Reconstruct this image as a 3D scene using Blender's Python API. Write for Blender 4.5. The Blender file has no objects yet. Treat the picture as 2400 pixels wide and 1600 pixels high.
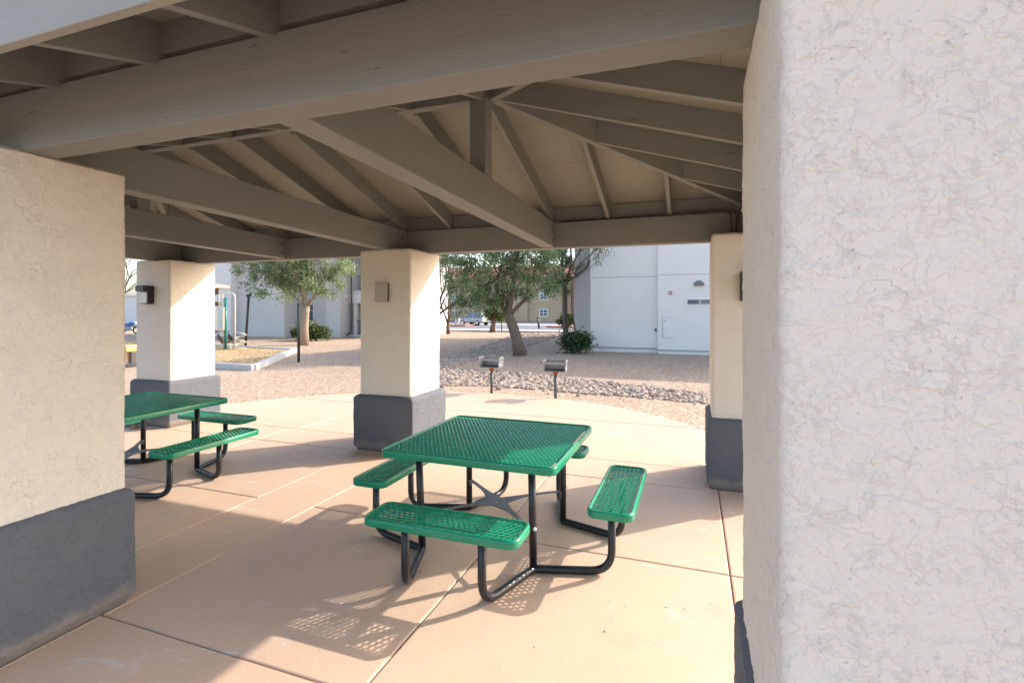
import bpy, bmesh, math, random
from mathutils import Vector, Matrix, noise
random.seed(7)
C = bpy.context.scene.collection
PI = math.pi
R = math.radians

# ------------------------------------------------------------------ camera model used to survey the place
EYE = 1.73
FPX, CX, CY = 1180.0, 1200.0, 725.0
YAW = math.atan(425 / 1180.0)
FW = Vector((-math.sin(YAW), math.cos(YAW)))
RT = Vector((math.cos(YAW), math.sin(YAW)))

def at(px, py, z=0.0):
    """survey: ground position seen at photo coordinates px,py if it lies at height z"""
    t = (z - EYE) / ((CY - py) / FPX)
    d = FW + RT * ((px - CX) / FPX)
    return d * t

def pos(px, py, depth):
    d = (FW + RT * ((px - CX) / FPX)) * depth
    return Vector((d.x, d.y, EYE + (CY - py) / FPX * depth))

def ss(a, b, x):
    t = max(0.0, min(1.0, (x - a) / (b - a)))
    return t * t * (3 - 2 * t)

def ground_z(x, y):
    d = x * FW.x + y * FW.y
    z = -0.6 * ss(33, 52, d)
    if d > 9.5:
        z += 0.05 * ss(9.5, 14, d) * noise.noise(Vector((x * .23, y * .23, 3.1)))
    return z - 0.03

# ------------------------------------------------------------------ object helpers
ORG = {}

def tag(o, label=None, cat=None, group=None, kind=None):
    if label: o['label'] = label
    if cat: o['category'] = cat
    if group: o['group'] = group
    if kind: o['kind'] = kind
    return o

def thing(name, label, cat, loc=(0, 0, 0), group=None):
    o = bpy.data.objects.new(name, None)
    o.empty_display_size = .2
    C.objects.link(o)
    o.location = loc
    ORG[o.name] = Vector(loc)
    return tag(o, label, cat, group)

def copy_tree(o, parent=None):
    c = o.copy()
    C.objects.link(c)
    ORG[c.name] = ORG.get(o.name, Vector((0, 0, 0)))
    if parent:
        c.parent = parent
    for ch in list(o.children):
        copy_tree(ch, c)
    return c

class MB:
    """collects faces, then links them as ONE mesh object"""
    def __init__(self):
        self.v = []; self.f = []; self.col = []
    def add(self, vs, fs, col=None):
        b = len(self.v)
        self.v.extend([tuple(p) for p in vs])
        self.f.extend([tuple(i + b for i in f) for f in fs])
        if col is not None:
            self.col.extend([col] * len(fs))
    def box(self, lo, hi, M=None):
        x0, y0, z0 = lo; x1, y1, z1 = hi
        vs = [Vector(p) for p in ((x0,y0,z0),(x1,y0,z0),(x1,y1,z0),(x0,y1,z0),(x0,y0,z1),(x1,y0,z1),(x1,y1,z1),(x0,y1,z1))]
        if M: vs = [M @ p for p in vs]
        self.add(vs, [(0,3,2,1),(4,5,6,7),(0,1,5,4),(1,2,6,5),(2,3,7,6),(3,0,4,7)])
        return self
    def timber(self, a, b, w, h):
        """timber with vertical sides: a, b = centre of the underside at each end"""
        a = Vector(a); b = Vector(b)
        d = (b - a); n = Vector((-d.y, d.x, 0)).normalized() * (w / 2); u = Vector((0, 0, h))
        vs = [a - n, a + n, b + n, b - n, a - n + u, a + n + u, b + n + u, b - n + u]
        self.add(vs, [(0,1,2,3),(7,6,5,4),(0,4,5,1),(1,5,6,2),(2,6,7,3),(3,7,4,0)])
        return self
    def tube(self, path, r, n=10, cap=True):
        P = [Vector(p) for p in path]
        rr = r if isinstance(r, (list, tuple)) else [r] * len(P)
        rings = []; ref = None
        for i, p in enumerate(P):
            if i == 0: t = P[1] - p
            elif i == len(P) - 1: t = p - P[i - 1]
            else: t = (P[i + 1] - p).normalized() + (p - P[i - 1]).normalized()
            t.normalize()
            if ref is None:
                ref = Vector((0, 0, 1)) if abs(t.z) < .9 else Vector((1, 0, 0))
            s = (ref - t * ref.dot(t)).normalized(); q = t.cross(s); ref = s
            rings.append([p + (s * math.cos(2*PI*k/n) + q * math.sin(2*PI*k/n)) * rr[i] for k in range(n)])
        vs = [v for g in rings for v in g]; fs = []
        for i in range(len(P) - 1):
            for k in range(n):
                k2 = (k + 1) % n
                fs.append((i*n+k, i*n+k2, (i+1)*n+k2, (i+1)*n+k))
        if cap:
            fs.append(tuple(reversed(range(n)))); fs.append(tuple(range((len(P)-1)*n, len(P)*n)))
        self.add(vs, fs)
        return self
    def prism(self, poly, z0, z1):
        n = len(poly)
        vs = [(p[0], p[1], z0) for p in poly] + [(p[0], p[1], z1) for p in poly]
        fs = [tuple(reversed(range(n))), tuple(range(n, 2*n))] + [(i, (i+1) % n, n + (i+1) % n, n + i) for i in range(n)]
        self.add(vs, fs)
        return self
    def loft(self, loops, caps=True):
        n = len(loops[0]); vs = [p for l in loops for p in l]; fs = []
        for i in range(len(loops) - 1):
            for k in range(n):
                k2 = (k + 1) % n
                fs.append((i*n+k, i*n+k2, (i+1)*n+k2, (i+1)*n+k))
        if caps:
            fs.append(tuple(reversed(range(n)))); fs.append(tuple(range((len(loops)-1)*n, len(loops)*n)))
        self.add(vs, fs)
        return self
    def build(self, name, mat, parent=None, smooth=False, bevel=0, seg=2, world=True):
        me = bpy.data.meshes.new(name)
        org = Vector((0, 0, 0))
        if parent is not None: org = ORG[parent.name]
        off = org if world else Vector((0, 0, 0))
        me.from_pydata([tuple(Vector(p) - off) for p in self.v], [], self.f)
        me.update()
        me.materials.append(mat)
        if self.col:
            a = me.attributes.new('tint', 'FLOAT', 'FACE')
            a.data.foreach_set('value', self.col)
        if smooth:
            me.polygons.foreach_set('use_smooth', [True] * len(me.polygons))
        o = bpy.data.objects.new(name, me)
        C.objects.link(o)
        if parent is not None:
            o.parent = parent
        ORG[o.name] = org
        if bevel:
            m = o.modifiers.new('bevel', 'BEVEL'); m.width = bevel; m.segments = seg; m.limit_method = 'ANGLE'; m.angle_limit = R(40)
            m.harden_normals = False
        return o

def fillet(pts, rad, n=6):
    """path with its inner corners rounded"""
    P = [Vector(p) for p in pts]; out = [P[0]]
    rads = rad if isinstance(rad, (list, tuple)) else [rad] * (len(P) - 2)
    for i in range(1, len(P) - 1):
        r = rads[i-1]
        a = (P[i-1] - P[i]).normalized(); b = (P[i+1] - P[i]).normalized()
        if r <= 0: out.append(P[i]); continue
        ang = a.angle(b); L = r / math.tan(ang / 2)
        p0 = P[i] + a * L; p1 = P[i] + b * L
        for k in range(n + 1):
            t = k / n
            out.append(p0 * (1-t)**2 + P[i] * (2*t*(1-t)) + p1 * t**2)
    out.append(P[-1])
    return out

# ------------------------------------------------------------------ materials
def new_mat(name):
    m = bpy.data.materials.new(name); m.use_nodes = True
    nt = m.node_tree
    b = nt.nodes['Principled BSDF']
    return m, nt, b

def N(nt, t, **kw):
    n = nt.nodes.new(t)
    for k, v in kw.items():
        if k == 'inp':
            for a, b in v.items(): n.inputs[a].default_value = b
        else: setattr(n, k, v)
    return n

def ramp(nt, fac, stops, interp='LINEAR'):
    n = nt.nodes.new('ShaderNodeValToRGB'); n.color_ramp.interpolation = interp
    e = n.color_ramp.elements
    while len(e) < len(stops): e.new(.5)
    for i, (p, c) in enumerate(stops):
        e[i].position = p
        e[i].color = (c, c, c, 1) if isinstance(c, (int, float)) else (*c, 1)
    nt.links.new(fac, n.inputs[0])
    return n.outputs[0]

def mixc(nt, fac, a, b, mode='MIX'):
    n = nt.nodes.new('ShaderNodeMix'); n.data_type = 'RGBA'; n.blend_type = mode
    for i, v in ((0, fac), (6, a), (7, b)):
        if hasattr(v, 'is_linked') or hasattr(v, 'links'): nt.links.new(v, n.inputs[i])
        elif i == 0: n.inputs[0].default_value = v
        else: n.inputs[i].default_value = (*v, 1)
    return n.outputs[2]

def mth(nt, op, a, b=None):
    n = nt.nodes.new('ShaderNodeMath'); n.operation = op
    for i, v in ((0, a), (1, b)):
        if v is None: continue
        if hasattr(v, 'links'): nt.links.new(v, n.inputs[i])
        else: n.inputs[i].default_value = v
    return n.outputs[0]

def coords(nt, scale=(1, 1, 1), rnd=False, rot=(0, 0, 0)):
    t = nt.nodes.new('ShaderNodeTexCoord'); out = t.outputs['Object']
    if rnd:
        oi = nt.nodes.new('ShaderNodeObjectInfo')
        v = N(nt, 'ShaderNodeVectorMath', operation='ADD')
        s = N(nt, 'ShaderNodeMath', operation='MULTIPLY'); s.inputs[1].default_value = 37.0
        nt.links.new(oi.outputs['Random'], s.inputs[0])
        cmb = N(nt, 'ShaderNodeCombineXYZ')
        for k in range(3): nt.links.new(s.outputs[0], cmb.inputs[k])
        nt.links.new(out, v.inputs[0]); nt.links.new(cmb.outputs[0], v.inputs[1]); out = v.outputs[0]
    mp = nt.nodes.new('ShaderNodeMapping'); mp.inputs['Scale'].default_value = scale; mp.inputs['Rotation'].default_value = rot
    nt.links.new(out, mp.inputs[0])
    return mp.outputs[0]

def noi(nt, vec, scale, detail=3, rough=.55, dist=0.0):
    n = N(nt, 'ShaderNodeTexNoise')
    n.inputs['Scale'].default_value = scale; n.inputs['Detail'].default_value = detail
    n.inputs['Roughness'].default_value = rough; n.inputs['Distortion'].default_value = dist
    nt.links.new(vec, n.inputs['Vector'])
    return n.outputs[0]

def bump(nt, b, h, strength, dist):
    n = N(nt, 'ShaderNodeBump'); n.inputs['Strength'].default_value = strength; n.inputs['Distance'].default_value = dist
    nt.links.new(h, n.inputs['Height']); nt.links.new(n.outputs[0], b.inputs['Normal'])

def simple(name, col, rough=.6, metal=0.0, var=.12, vscale=6.0, bmp=0.0, bscale=40.0, bd=.003, spec=.5):
    m, nt, b = new_mat(name)
    v = coords(nt, rnd=True)
    n = noi(nt, v, vscale, 4)
    c = mixc(nt, n, tuple(x * (1 - var) for x in col), tuple(min(1, x * (1 + var)) for x in col))
    nt.links.new(c, b.inputs['Base Color'])
    rr = mth(nt, 'ADD', mth(nt, 'MULTIPLY', n, .16), rough - .08)
    nt.links.new(rr, b.inputs['Roughness'])
    b.inputs['Metallic'].default_value = metal
    b.inputs['Specular IOR Level'].default_value = spec
    if bmp: bump(nt, b, noi(nt, v, bscale, 3), bmp, bd)
    return m

def sep_z(nt):
    t = nt.nodes.new('ShaderNodeTexCoord'); sp = nt.nodes.new('ShaderNodeSeparateXYZ')
    nt.links.new(t.outputs['Object'], sp.inputs[0])
    return sp.outputs[2]

def stucco(name, col, speck, amt=1.0, line=.15, splash=0.0):
    """skip trowelled stucco: thin worm-like ledges on a flat coat, pits and a sandy grain"""
    m, nt, b = new_mat(name)
    v0 = coords(nt, rnd=True)
    v = coords(nt, (1, 1, 1.15), rnd=True)
    n1 = noi(nt, v, 15.0, 6, .62, .4)
    n2 = noi(nt, v, 28.0, 5, .62, .35)
    patch = ramp(nt, noi(nt, v0, 7.0, 4, .65), [(.38, .30), (.62, 1)])
    patch2 = ramp(nt, noi(nt, coords(nt, (1, 1, 1.2), rot=(.4, .3, .2), rnd=True), 6.0, 4, .6), [(.38, .30), (.62, 1)])
    st1 = ramp(nt, n1, [(.482, 0), (.532, 1)])
    st2 = ramp(nt, n2, [(.500, 0), (.555, 1)])
    fine = noi(nt, v0, 85, 4, .65)
    mid = noi(nt, v, 42, 4, .6)
    pit = mth(nt, 'MULTIPLY', ramp(nt, noi(nt, v0, 80, 3, .7), [(.66, 0), (.70, 1)]), mth(nt, 'ADD', mth(nt, 'MULTIPLY', patch, .8), .2))
    h = mth(nt, 'MULTIPLY', mth(nt, 'MULTIPLY', st1, patch), .55)
    h = mth(nt, 'ADD', h, mth(nt, 'MULTIPLY', mth(nt, 'MULTIPLY', st2, patch2), .40))
    h = mth(nt, 'ADD', h, mth(nt, 'MULTIPLY', mid, .26))
    h = mth(nt, 'ADD', h, mth(nt, 'MULTIPLY', fine, .24))
    h = mth(nt, 'SUBTRACT', h, mth(nt, 'MULTIPLY', pit, .4))
    dn = N(nt, 'ShaderNodeDisplacement'); dn.inputs['Midlevel'].default_value = .4; dn.inputs['Scale'].default_value = .0043 * amt
    nt.links.new(h, dn.inputs['Height']); nt.links.new(dn.outputs[0], nt.nodes['Material Output'].inputs['Displacement'])
    m.displacement_method = 'BOTH'
    tone = ramp(nt, noi(nt, v0, 1.6, 3), [(.3, 0), (.7, 1)])
    c = mixc(nt, tone, tuple(x * .975 for x in col), tuple(x * 1.02 for x in col))
    e1 = mth(nt, 'MULTIPLY', ramp(nt, n1, [(.490, 0), (.500, 1), (.506, 1), (.516, 0)]), patch)
    e2 = mth(nt, 'MULTIPLY', ramp(nt, n2, [(.503, 0), (.514, .8), (.520, .8), (.532, 0)]), patch2)
    e = mth(nt, 'MULTIPLY', mth(nt, 'MAXIMUM', e1, e2), line)
    c = mixc(nt, e, c, tuple(x * k for x, k in zip(speck, (1.25, 1.18, 1.05))))  # ledge edges tinted darker, crease shade painted into the colour
    c = mixc(nt, mth(nt, 'MULTIPLY', pit, .45), c, speck)
    if splash:
        zz_ = mth(nt, 'ADD', sep_z(nt), mth(nt, 'MULTIPLY', noi(nt, v0, 9, 4), -.16))
        dust = ramp(nt, zz_, [(0, 1), (.05, 0)])
        c = mixc(nt, mth(nt, 'MULTIPLY', dust, splash), c, (.30, .25, .20))
        scuff = ramp(nt, noi(nt, coords(nt, (1, 1, 3.5), rnd=True), 6, 5, .7), [(.64, 0), (.70, 1)])
        c = mixc(nt, mth(nt, 'MULTIPLY', scuff, .22), c, (.27, .265, .26))
    nt.links.new(c, b.inputs['Base Color'])
    b.inputs['Roughness'].default_value = .88
    b.inputs['Specular IOR Level'].default_value = .25
    return m

def timber_mat(name, col, axis, amt=1.0, knots=True):
    """painted rough timber; the grain runs along axis 0=x 1=y"""
    m, nt, b = new_mat(name)
    sc = [9, 9, 9]; sc[axis] = .55
    v = coords(nt, tuple(sc))
    n0 = noi(nt, coords(nt, tuple([1.1 if k == axis else 2.4 for k in range(3)])), 1.0, 2, .5, .3)
    add = N(nt, 'ShaderNodeVectorMath', operation='ADD')
    sc2 = N(nt, 'ShaderNodeVectorMath', operation='SCALE'); sc2.inputs['Scale'].default_value = 9.0
    cmb = N(nt, 'ShaderNodeCombineXYZ'); nt.links.new(n0, cmb.inputs[2]); nt.links.new(n0, cmb.inputs[1])
    nt.links.new(cmb.outputs[0], sc2.inputs[0]); nt.links.new(v, add.inputs[0]); nt.links.new(sc2.outputs[0], add.inputs[1])
    w = N(nt, 'ShaderNodeTexWave', wave_type='BANDS', bands_direction='Z')
    w.inputs['Scale'].default_value = 1.5; w.inputs['Distortion'].default_value = 2.2; w.inputs['Detail'].default_value = 3; w.inputs['Detail Scale'].default_value = 1.2
    nt.links.new(add.outputs[0], w.inputs['Vector'])
    scf = [150, 150, 150]; scf[axis] = 4
    fib = noi(nt, coords(nt, tuple(scf)), 1.0, 2)
    h = mth(nt, 'ADD', mth(nt, 'MULTIPLY', w.outputs['Fac'], .15), mth(nt, 'MULTIPLY', fib, .4))
    scc = [26, 26, 26]; scc[axis] = 3.2
    chk = ramp(nt, noi(nt, coords(nt, tuple(scc)), 1.0, 4, .7), [(.665, 0), (.70, 1)])
    h = mth(nt, 'SUBTRACT', h, mth(nt, 'MULTIPLY', chk, 1.1))
    bump(nt, b, h, .3 * amt, .004)
    t = noi(nt, coords(nt, tuple([.6 if k == axis else 5 for k in range(3)])), 1.7, 6, .65)
    c = mixc(nt, t, tuple(x * .86 for x in col), tuple(x * 1.12 for x in col))
    c = mixc(nt, mth(nt, 'MULTIPLY', chk, .7), c, tuple(x * .22 for x in col))
    nt.links.new(c, b.inputs['Base Color'])
    b.inputs['Roughness'].default_value = .62
    b.inputs['Specular IOR Level'].default_value = .35
    return m

CREAM = stucco('cream_stucco', (.72, .66, .57), (.30, .27, .24))
GREY = stucco('dark_grey_stucco', (.122, .130, .146), (.05, .05, .054), 1.1, splash=.55)
PAINT = (.220, .222, .202)
TIMX = timber_mat('taupe_timber_along_x', PAINT, 0)
TIMY = timber_mat('taupe_timber_along_y', PAINT, 1)
FASC = timber_mat('skylit_fascia_paint', (.31, .30, .265), 0, 1.2)  # roof paint made lighter: sky light on the front fascia put into its colour
POSTM = timber_mat('taupe_timber_upright', PAINT, 2, .8)
WHITE = simple('white_metal', (.72, .72, .7), .45)
BRONZE = simple('dark_bronze', (.03, .026, .024), .45)
BLACKM = simple('black_tube_coating', (.012, .0125, .015), .36, var=.3, vscale=30, bmp=.25, bscale=60, bd=.001)
CABLE = simple('grey_cable', (.06, .06, .058), .6)

def deck_mat():
    m, nt, b = new_mat('painted_plywood')
    v = coords(nt)
    n = noi(nt, v, 1.3, 5, .6)
    br = N(nt, 'ShaderNodeTexBrick'); br.inputs['Scale'].default_value = 1.0
    br.inputs['Brick Width'].default_value = 2.44; br.inputs['Row Height'].default_value = .61
    br.inputs['Mortar Size'].default_value = .002; br.inputs['Color1'].default_value = (1, 1, 1, 1); br.inputs['Color2'].default_value = (1, 1, 1, 1)
    br.inputs['Mortar'].default_value = (0, 0, 0, 1); br.offset = .5
    nt.links.new(v, br.inputs['Vector'])
    c = mixc(nt, n, (.25, .232, .19), (.31, .29, .24))
    c = mixc(nt, br.outputs['Color'], (.12, .11, .09), c)
    sp = ramp(nt, noi(nt, coords(nt, (4, 22, 4)), 1.0, 3, .7), [(.71, 0), (.75, 1)])
    c = mixc(nt, mth(nt, 'MULTIPLY', sp, .5), c, (.08, .07, .055))
    nt.links.new(c, b.inputs['Base Color']); b.inputs['Roughness'].default_value = .75
    return m
DECK = deck_mat()

def concrete(name):
    m, nt, b = new_mat(name)
    v = coords(nt)
    big = noi(nt, v, .55, 5, .6, .4)
    mid = noi(nt, v, 3.2, 5, .65, .6)
    fine = noi(nt, v, 60, 4, .65)
    c = mixc(nt, big, (.54, .358, .245), (.62, .432, .312))
    c = mixc(nt, mth(nt, 'MULTIPLY', ramp(nt, mid, [(.42, 0), (.72, 1)]), .45), c, (.56, .425, .32))
    # chalky scuffs and drips
    sm = ramp(nt, noi(nt, coords(nt, (1.0, 2.3, 1), rot=(0, 0, .5)), 2.1, 6, .72, .8), [(.60, 0), (.66, 1)])
    c = mixc(nt, mth(nt, 'MULTIPLY', sm, .5), c, (.60, .57, .52))
    rust = ramp(nt, noi(nt, v, 4.6, 4, .7, 1.2), [(.70, 0), (.76, 1)])
    c = mixc(nt, mth(nt, 'MULTIPLY', rust, .35), c, (.56, .30, .13))
    gr = ramp(nt, noi(nt, coords(nt, (1, 1.7, 1)), 1.5, 6, .7, .5), [(.56, 0), (.70, 1)])
    c = mixc(nt, mth(nt, 'MULTIPLY', gr, .36), c, (.32, .26, .21))
    spk = ramp(nt, noi(nt, v, 130, 2, .5), [(.74, 0), (.78, 1)])
    c = mixc(nt, mth(nt, 'MULTIPLY', spk, .55), c, (.16, .12, .09))
    c = mixc(nt, .10, c, ramp(nt, fine, [(.3, .1), (.7, .9)]), 'OVERLAY')
    nt.links.new(c, b.inputs['Base Color'])
    nt.links.new(mth(nt, 'ADD', mth(nt, 'MULTIPLY', mid, .25), .42), b.inputs['Roughness'])
    b.inputs['Specular IOR Level'].default_value = .35
    bump(nt, b, mth(nt, 'ADD', mth(nt, 'MULTIPLY', fine, .3), mth(nt, 'MULTIPLY', mid, .7)), .12, .006)
    return m
SLAB = concrete('peach_concrete')
JOINT = simple('joint_filler', (.22, .13, .08), .9)
CURB = simple('pale_concrete', (.50, .49, .47), .85, var=.15, vscale=3, bmp=.3, bscale=50)

def gravel(name, a, bcol, c3, big=(.92, 1.05), vs=26):
    m, nt, b = new_mat(name)
    v = coords(nt)
    vo = N(nt, 'ShaderNodeTexVoronoi'); vo.inputs['Scale'].default_value = vs; nt.links.new(v, vo.inputs['Vector'])
    sep = N(nt, 'ShaderNodeSeparateColor'); nt.links.new(vo.outputs['Color'], sep.inputs[0])
    c = mixc(nt, ramp(nt, sep.outputs[0], [(.0, 0), (.9, 1)]), a, bcol)
    c = mixc(nt, ramp(nt, sep.outputs[1], [(.70, 0), (.80, 1)]), c, c3)
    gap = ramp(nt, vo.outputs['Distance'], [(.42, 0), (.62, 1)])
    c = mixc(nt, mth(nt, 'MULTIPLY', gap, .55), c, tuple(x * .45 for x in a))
    lg = noi(nt, v, .35, 5, .6, .5)
    c = mixc(nt, 1.0, c, ramp(nt, lg, [(.3, (big[0], big[0]*.98, big[0]*.95)), (.7, (big[1],) * 3)]), 'MULTIPLY')
    nt.links.new(c, b.inputs['Base Color']); b.inputs['Roughness'].default_value = .9
    b.inputs['Specular IOR Level'].default_value = .2
    h = mth(nt, 'SUBTRACT', 1.0, vo.outputs['Distance'])
    bump(nt, b, h, .8, .02)
    return m
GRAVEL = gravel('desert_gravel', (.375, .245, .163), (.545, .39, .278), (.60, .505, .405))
MULCH = gravel('playground_mulch', (.36, .21, .09), (.60, .42, .22), (.72, .56, .34), vs=14)

def leafmat(name, a, b2, c3, trans=.42):
    m, nt, b = new_mat(name)
    at_ = N(nt, 'ShaderNodeAttribute', attribute_name='tint')
    c = ramp(nt, at_.outputs['Fac'], [(0, a), (.6, b2), (1, c3)])
    nt.links.new(c, b.inputs['Base Color']); b.inputs['Roughness'].default_value = .5
    b.inputs['Specular IOR Level'].default_value = .4
    tr = N(nt, 'ShaderNodeBsdfTranslucent'); nt.links.new(c, tr.inputs['Color'])
    mx = N(nt, 'ShaderNodeMixShader'); mx.inputs[0].default_value = trans
    nt.links.new(b.outputs[0], mx.inputs[1]); nt.links.new(tr.outputs[0], mx.inputs[2])
    nt.links.new(mx.outputs[0], nt.nodes['Material Output'].inputs[0])
    return m
LEAF = leafmat('elm_leaf', (.135, .19, .08), (.235, .31, .14), (.41, .46, .28))
LEAFY = leafmat('yellowgreen_leaf', (.035, .06, .012), (.085, .115, .022), (.15, .17, .05))
LEAFD = leafmat('dark_shrub_leaf', (.018, .045, .014), (.04, .09, .025), (.09, .15, .05))
LEAFS = leafmat('olive_shrub_leaf', (.045, .075, .02), (.10, .14, .045), (.19, .22, .10))
BARK = simple('grey_brown_bark', (.17, .125, .09), .95, var=.45, vscale=9, bmp=1.0, bscale=16, bd=.03)
BARKL = simple('pale_bark', (.33, .25, .18), .95, var=.4, vscale=9, bmp=1.0, bscale=16, bd=.03)
BARE = simple('bare_bark', (.14, .095, .07), .95, var=.3)

# ------------------------------------------------------------------ the setting: ground, slab, road
def nonuni(lo, hi, near0, near1, fine, coarse):
    xs = []; x = lo
    while x < hi:
        xs.append(x)
        d = max(near0 - x, x - near1, 0)
        x += fine + coarse * min(1, d / 60.0) * max(1, d / 60)
    xs.append(hi)
    return xs
gx = nonuni(-700, 500, -32, 12, 1.0, 12); gy = nonuni(-120, 900, -3, 60, 1.0, 12)
g = MB(); nx = len(gx)
g.v = [(x, y, ground_z(x, y)) for y in gy for x in gx]
g.f = [(j*nx+i, j*nx+i+1, (j+1)*nx+i+1, (j+1)*nx+i) for j in range(len(gy)-1) for i in range(nx-1)]
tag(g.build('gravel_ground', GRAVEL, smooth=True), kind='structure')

# slab outline: arc beyond, straight sides
SC = (-3.68, 4.84); SR = 4.82
outline = [(SC[0] + SR * math.cos(R(a)), SC[1] + SR * math.sin(R(a))) for a in range(0, 181, 4)]
outline += [(-8.5, -4.0), (1.14, -4.0)]

def clip(poly, f):
    out = []
    for i in range(len(poly)):
        p, q = poly[i], poly[(i+1) % len(poly)]
        a, b = f(p), f(q)
        if a >= 0: out.append(p)
        if (a >= 0) != (b >= 0):
            t = a / (a - b); out.append((p[0] + (q[0]-p[0])*t, p[1] + (q[1]-p[1])*t))
    return out

panels = []
def row(y0, y1, xs):
    for a, b in zip(xs[:-1], xs[1:]): panels.append((a, b, y0, y1))
E_ = (-9, 2)
row(-4.2, 1.90, (-9, -5.5, -3.14, -1.42, .225, 2))
row(1.90, 3.57, (-9, -5.5, -3.78)); row(3.57, 5.17, (-9, -5.5, -3.78))
row(1.90, 5.17, (-3.78, -3.14))
for a, b in ((-3.14, -1.42), (-1.42, .225), (.225, 2)):
    row(1.90, 3.57, (a, b)); row(3.57, 5.17, (a, b))
row(5.17, 5.83, (-9, -5.5, -3.78, -3.14, -1.42, .225, 2))
row(5.83, 7.83, (-9, -5.40, -3.22, -1.47, .225, 2)); row(7.83, 10, (-9, -5.40, -3.22, -1.47, .225, 2))
sl = MB()
for (x0, x1, y0, y1) in panels:
    gp = .0045
    p = outline
    for f in (lambda q: q[0]-x0-gp, lambda q: x1-gp-q[0], lambda q: q[1]-y0-gp, lambda q: y1-gp-q[1]):
        p = clip(p, f)
        if len(p) < 3: break
    if len(p) < 3: continue
    q = []
    for a in p:
        if not q or (a[0]-q[-1][0])**2 + (a[1]-q[-1][1])**2 > 1e-5: q.append(a)
    if len(q) < 3: continue
    cx = sum(a[0] for a in q)/len(q); cy = sum(a[1] for a in q)/len(q)
    n = len(q)
    def inset(d):
        r = []
        for a in q:
            x = min(max(a[0], x0+gp+d), x1-gp-d); y = min(max(a[1], y0+gp+d), y1-gp-d)
            # arc edge
            if y > SC[1]:
                dx, dy = x-SC[0], y-SC[1]; L = math.hypot(dx, dy)
                if L > SR-d: x = SC[0]+dx/L*(SR-d); y = SC[1]+dy/L*(SR-d)
            r.append((x, y))
        return r
    zj = random.uniform(-.0012, .0012)
    sl.loft([[(a[0], a[1], -.10) for a in q], [(a[0], a[1], -.007) for a in q], [(a[0], a[1], -.002+zj) for a in inset(.004)], [(a[0], a[1], zj) for a in inset(.011)]])
slab = sl.build('patio_slab', SLAB); tag(slab, kind='structure')
jb = MB(); jb.prism([((p[0]-SC[0])*.998+SC[0], (p[1]-SC[1])*.998+SC[1]) for p in outline], -.09, -.012)
tag(jb.build('slab_joint_bed', JOINT), kind='structure')

def asphalt(name, col):
    return simple(name, col, .9, var=.12, vscale=1.2, bmp=.3, bscale=80)
ASPH = asphalt('grey_asphalt', (.145, .145, .148)); ASPD = asphalt('dark_asphalt', (.085, .085, .09))
def band(name, d0, d1, mat, dz):
    """strip of paving across the view direction, between two distances"""
    m = MB(); vs = []
    n = 30
    for i in range(n + 1):
        u = -140 + 260 * i / n
        for d in (d0, d1):
            p = FW * d + RT * u
            # the road line follows the pavilion's long side
            y = d / FW.y + 0.02 * u; x = u
            vs.append((x, y, ground_z(x, y) + dz))
    fs = [(2*i, 2*i+2, 2*i+3, 2*i+1) for i in range(n)]
    m.add(vs, fs)
    return tag(m.build(name, mat), kind='structure')
def flatband(name, y0, y1, mat, z, x0=-160, x1=120):
    m = MB(); m.box((x0, y0, z - .05), (x1, y1, z))
    return tag(m.build(name, mat), kind='structure')
# distances surveyed from the photo at the lower ground level
YR0 = 49.5
flatband('pavement', YR0, YR0 + 3.6, CURB, -.50)
flatband('road', YR0 + 3.6, YR0 + 20, ASPH, -.525)
flatband('gutter', YR0 + 20, YR0 + 24, CURB, -.52)
flatband('parking_lot', YR0 + 24, YR0 + 42, ASPD, -.525)

# playground surface
PGZ = .07
mul = MB(); mul.prism([(-11.95, 11.2), (-15.4, 16.3), (-27, 17.6), (-27, 11.4)], -.05, PGZ)
tag(mul.build('playground_mulch', MULCH), kind='structure')

# ------------------------------------------------------------------ pavilion
PC = Vector((-3.52, 3.7, 0))
pav = thing('pavilion', 'open picnic pavilion with taupe timber hip roof on six cream stucco columns', 'pavilion', PC)

def rrect(hx, hy, r, ns=14, nc=5):
    pts = []
    for cxs, cys, a0 in ((1, 1, 0), (-1, 1, 90), (-1, -1, 180), (1, -1, 270)):
        arc = [(cxs*(hx-r) + r*math.cos(R(a0+90*k/nc)), cys*(hy-r) + r*math.sin(R(a0+90*k/nc))) for k in range(nc+1)]
        if pts:
            p0 = pts[-1]; p1 = arc[0]
            pts += [(p0[0]+(p1[0]-p0[0])*k/ns, p0[1]+(p1[1]-p0[1])*k/ns) for k in range(1, ns)]
        pts += arc
    p0 = pts[-1]; p1 = pts[0]
    pts += [(p0[0]+(p1[0]-p0[0])*k/ns, p0[1]+(p1[1]-p0[1])*k/ns) for k in range(1, ns)]
    return pts

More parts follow.
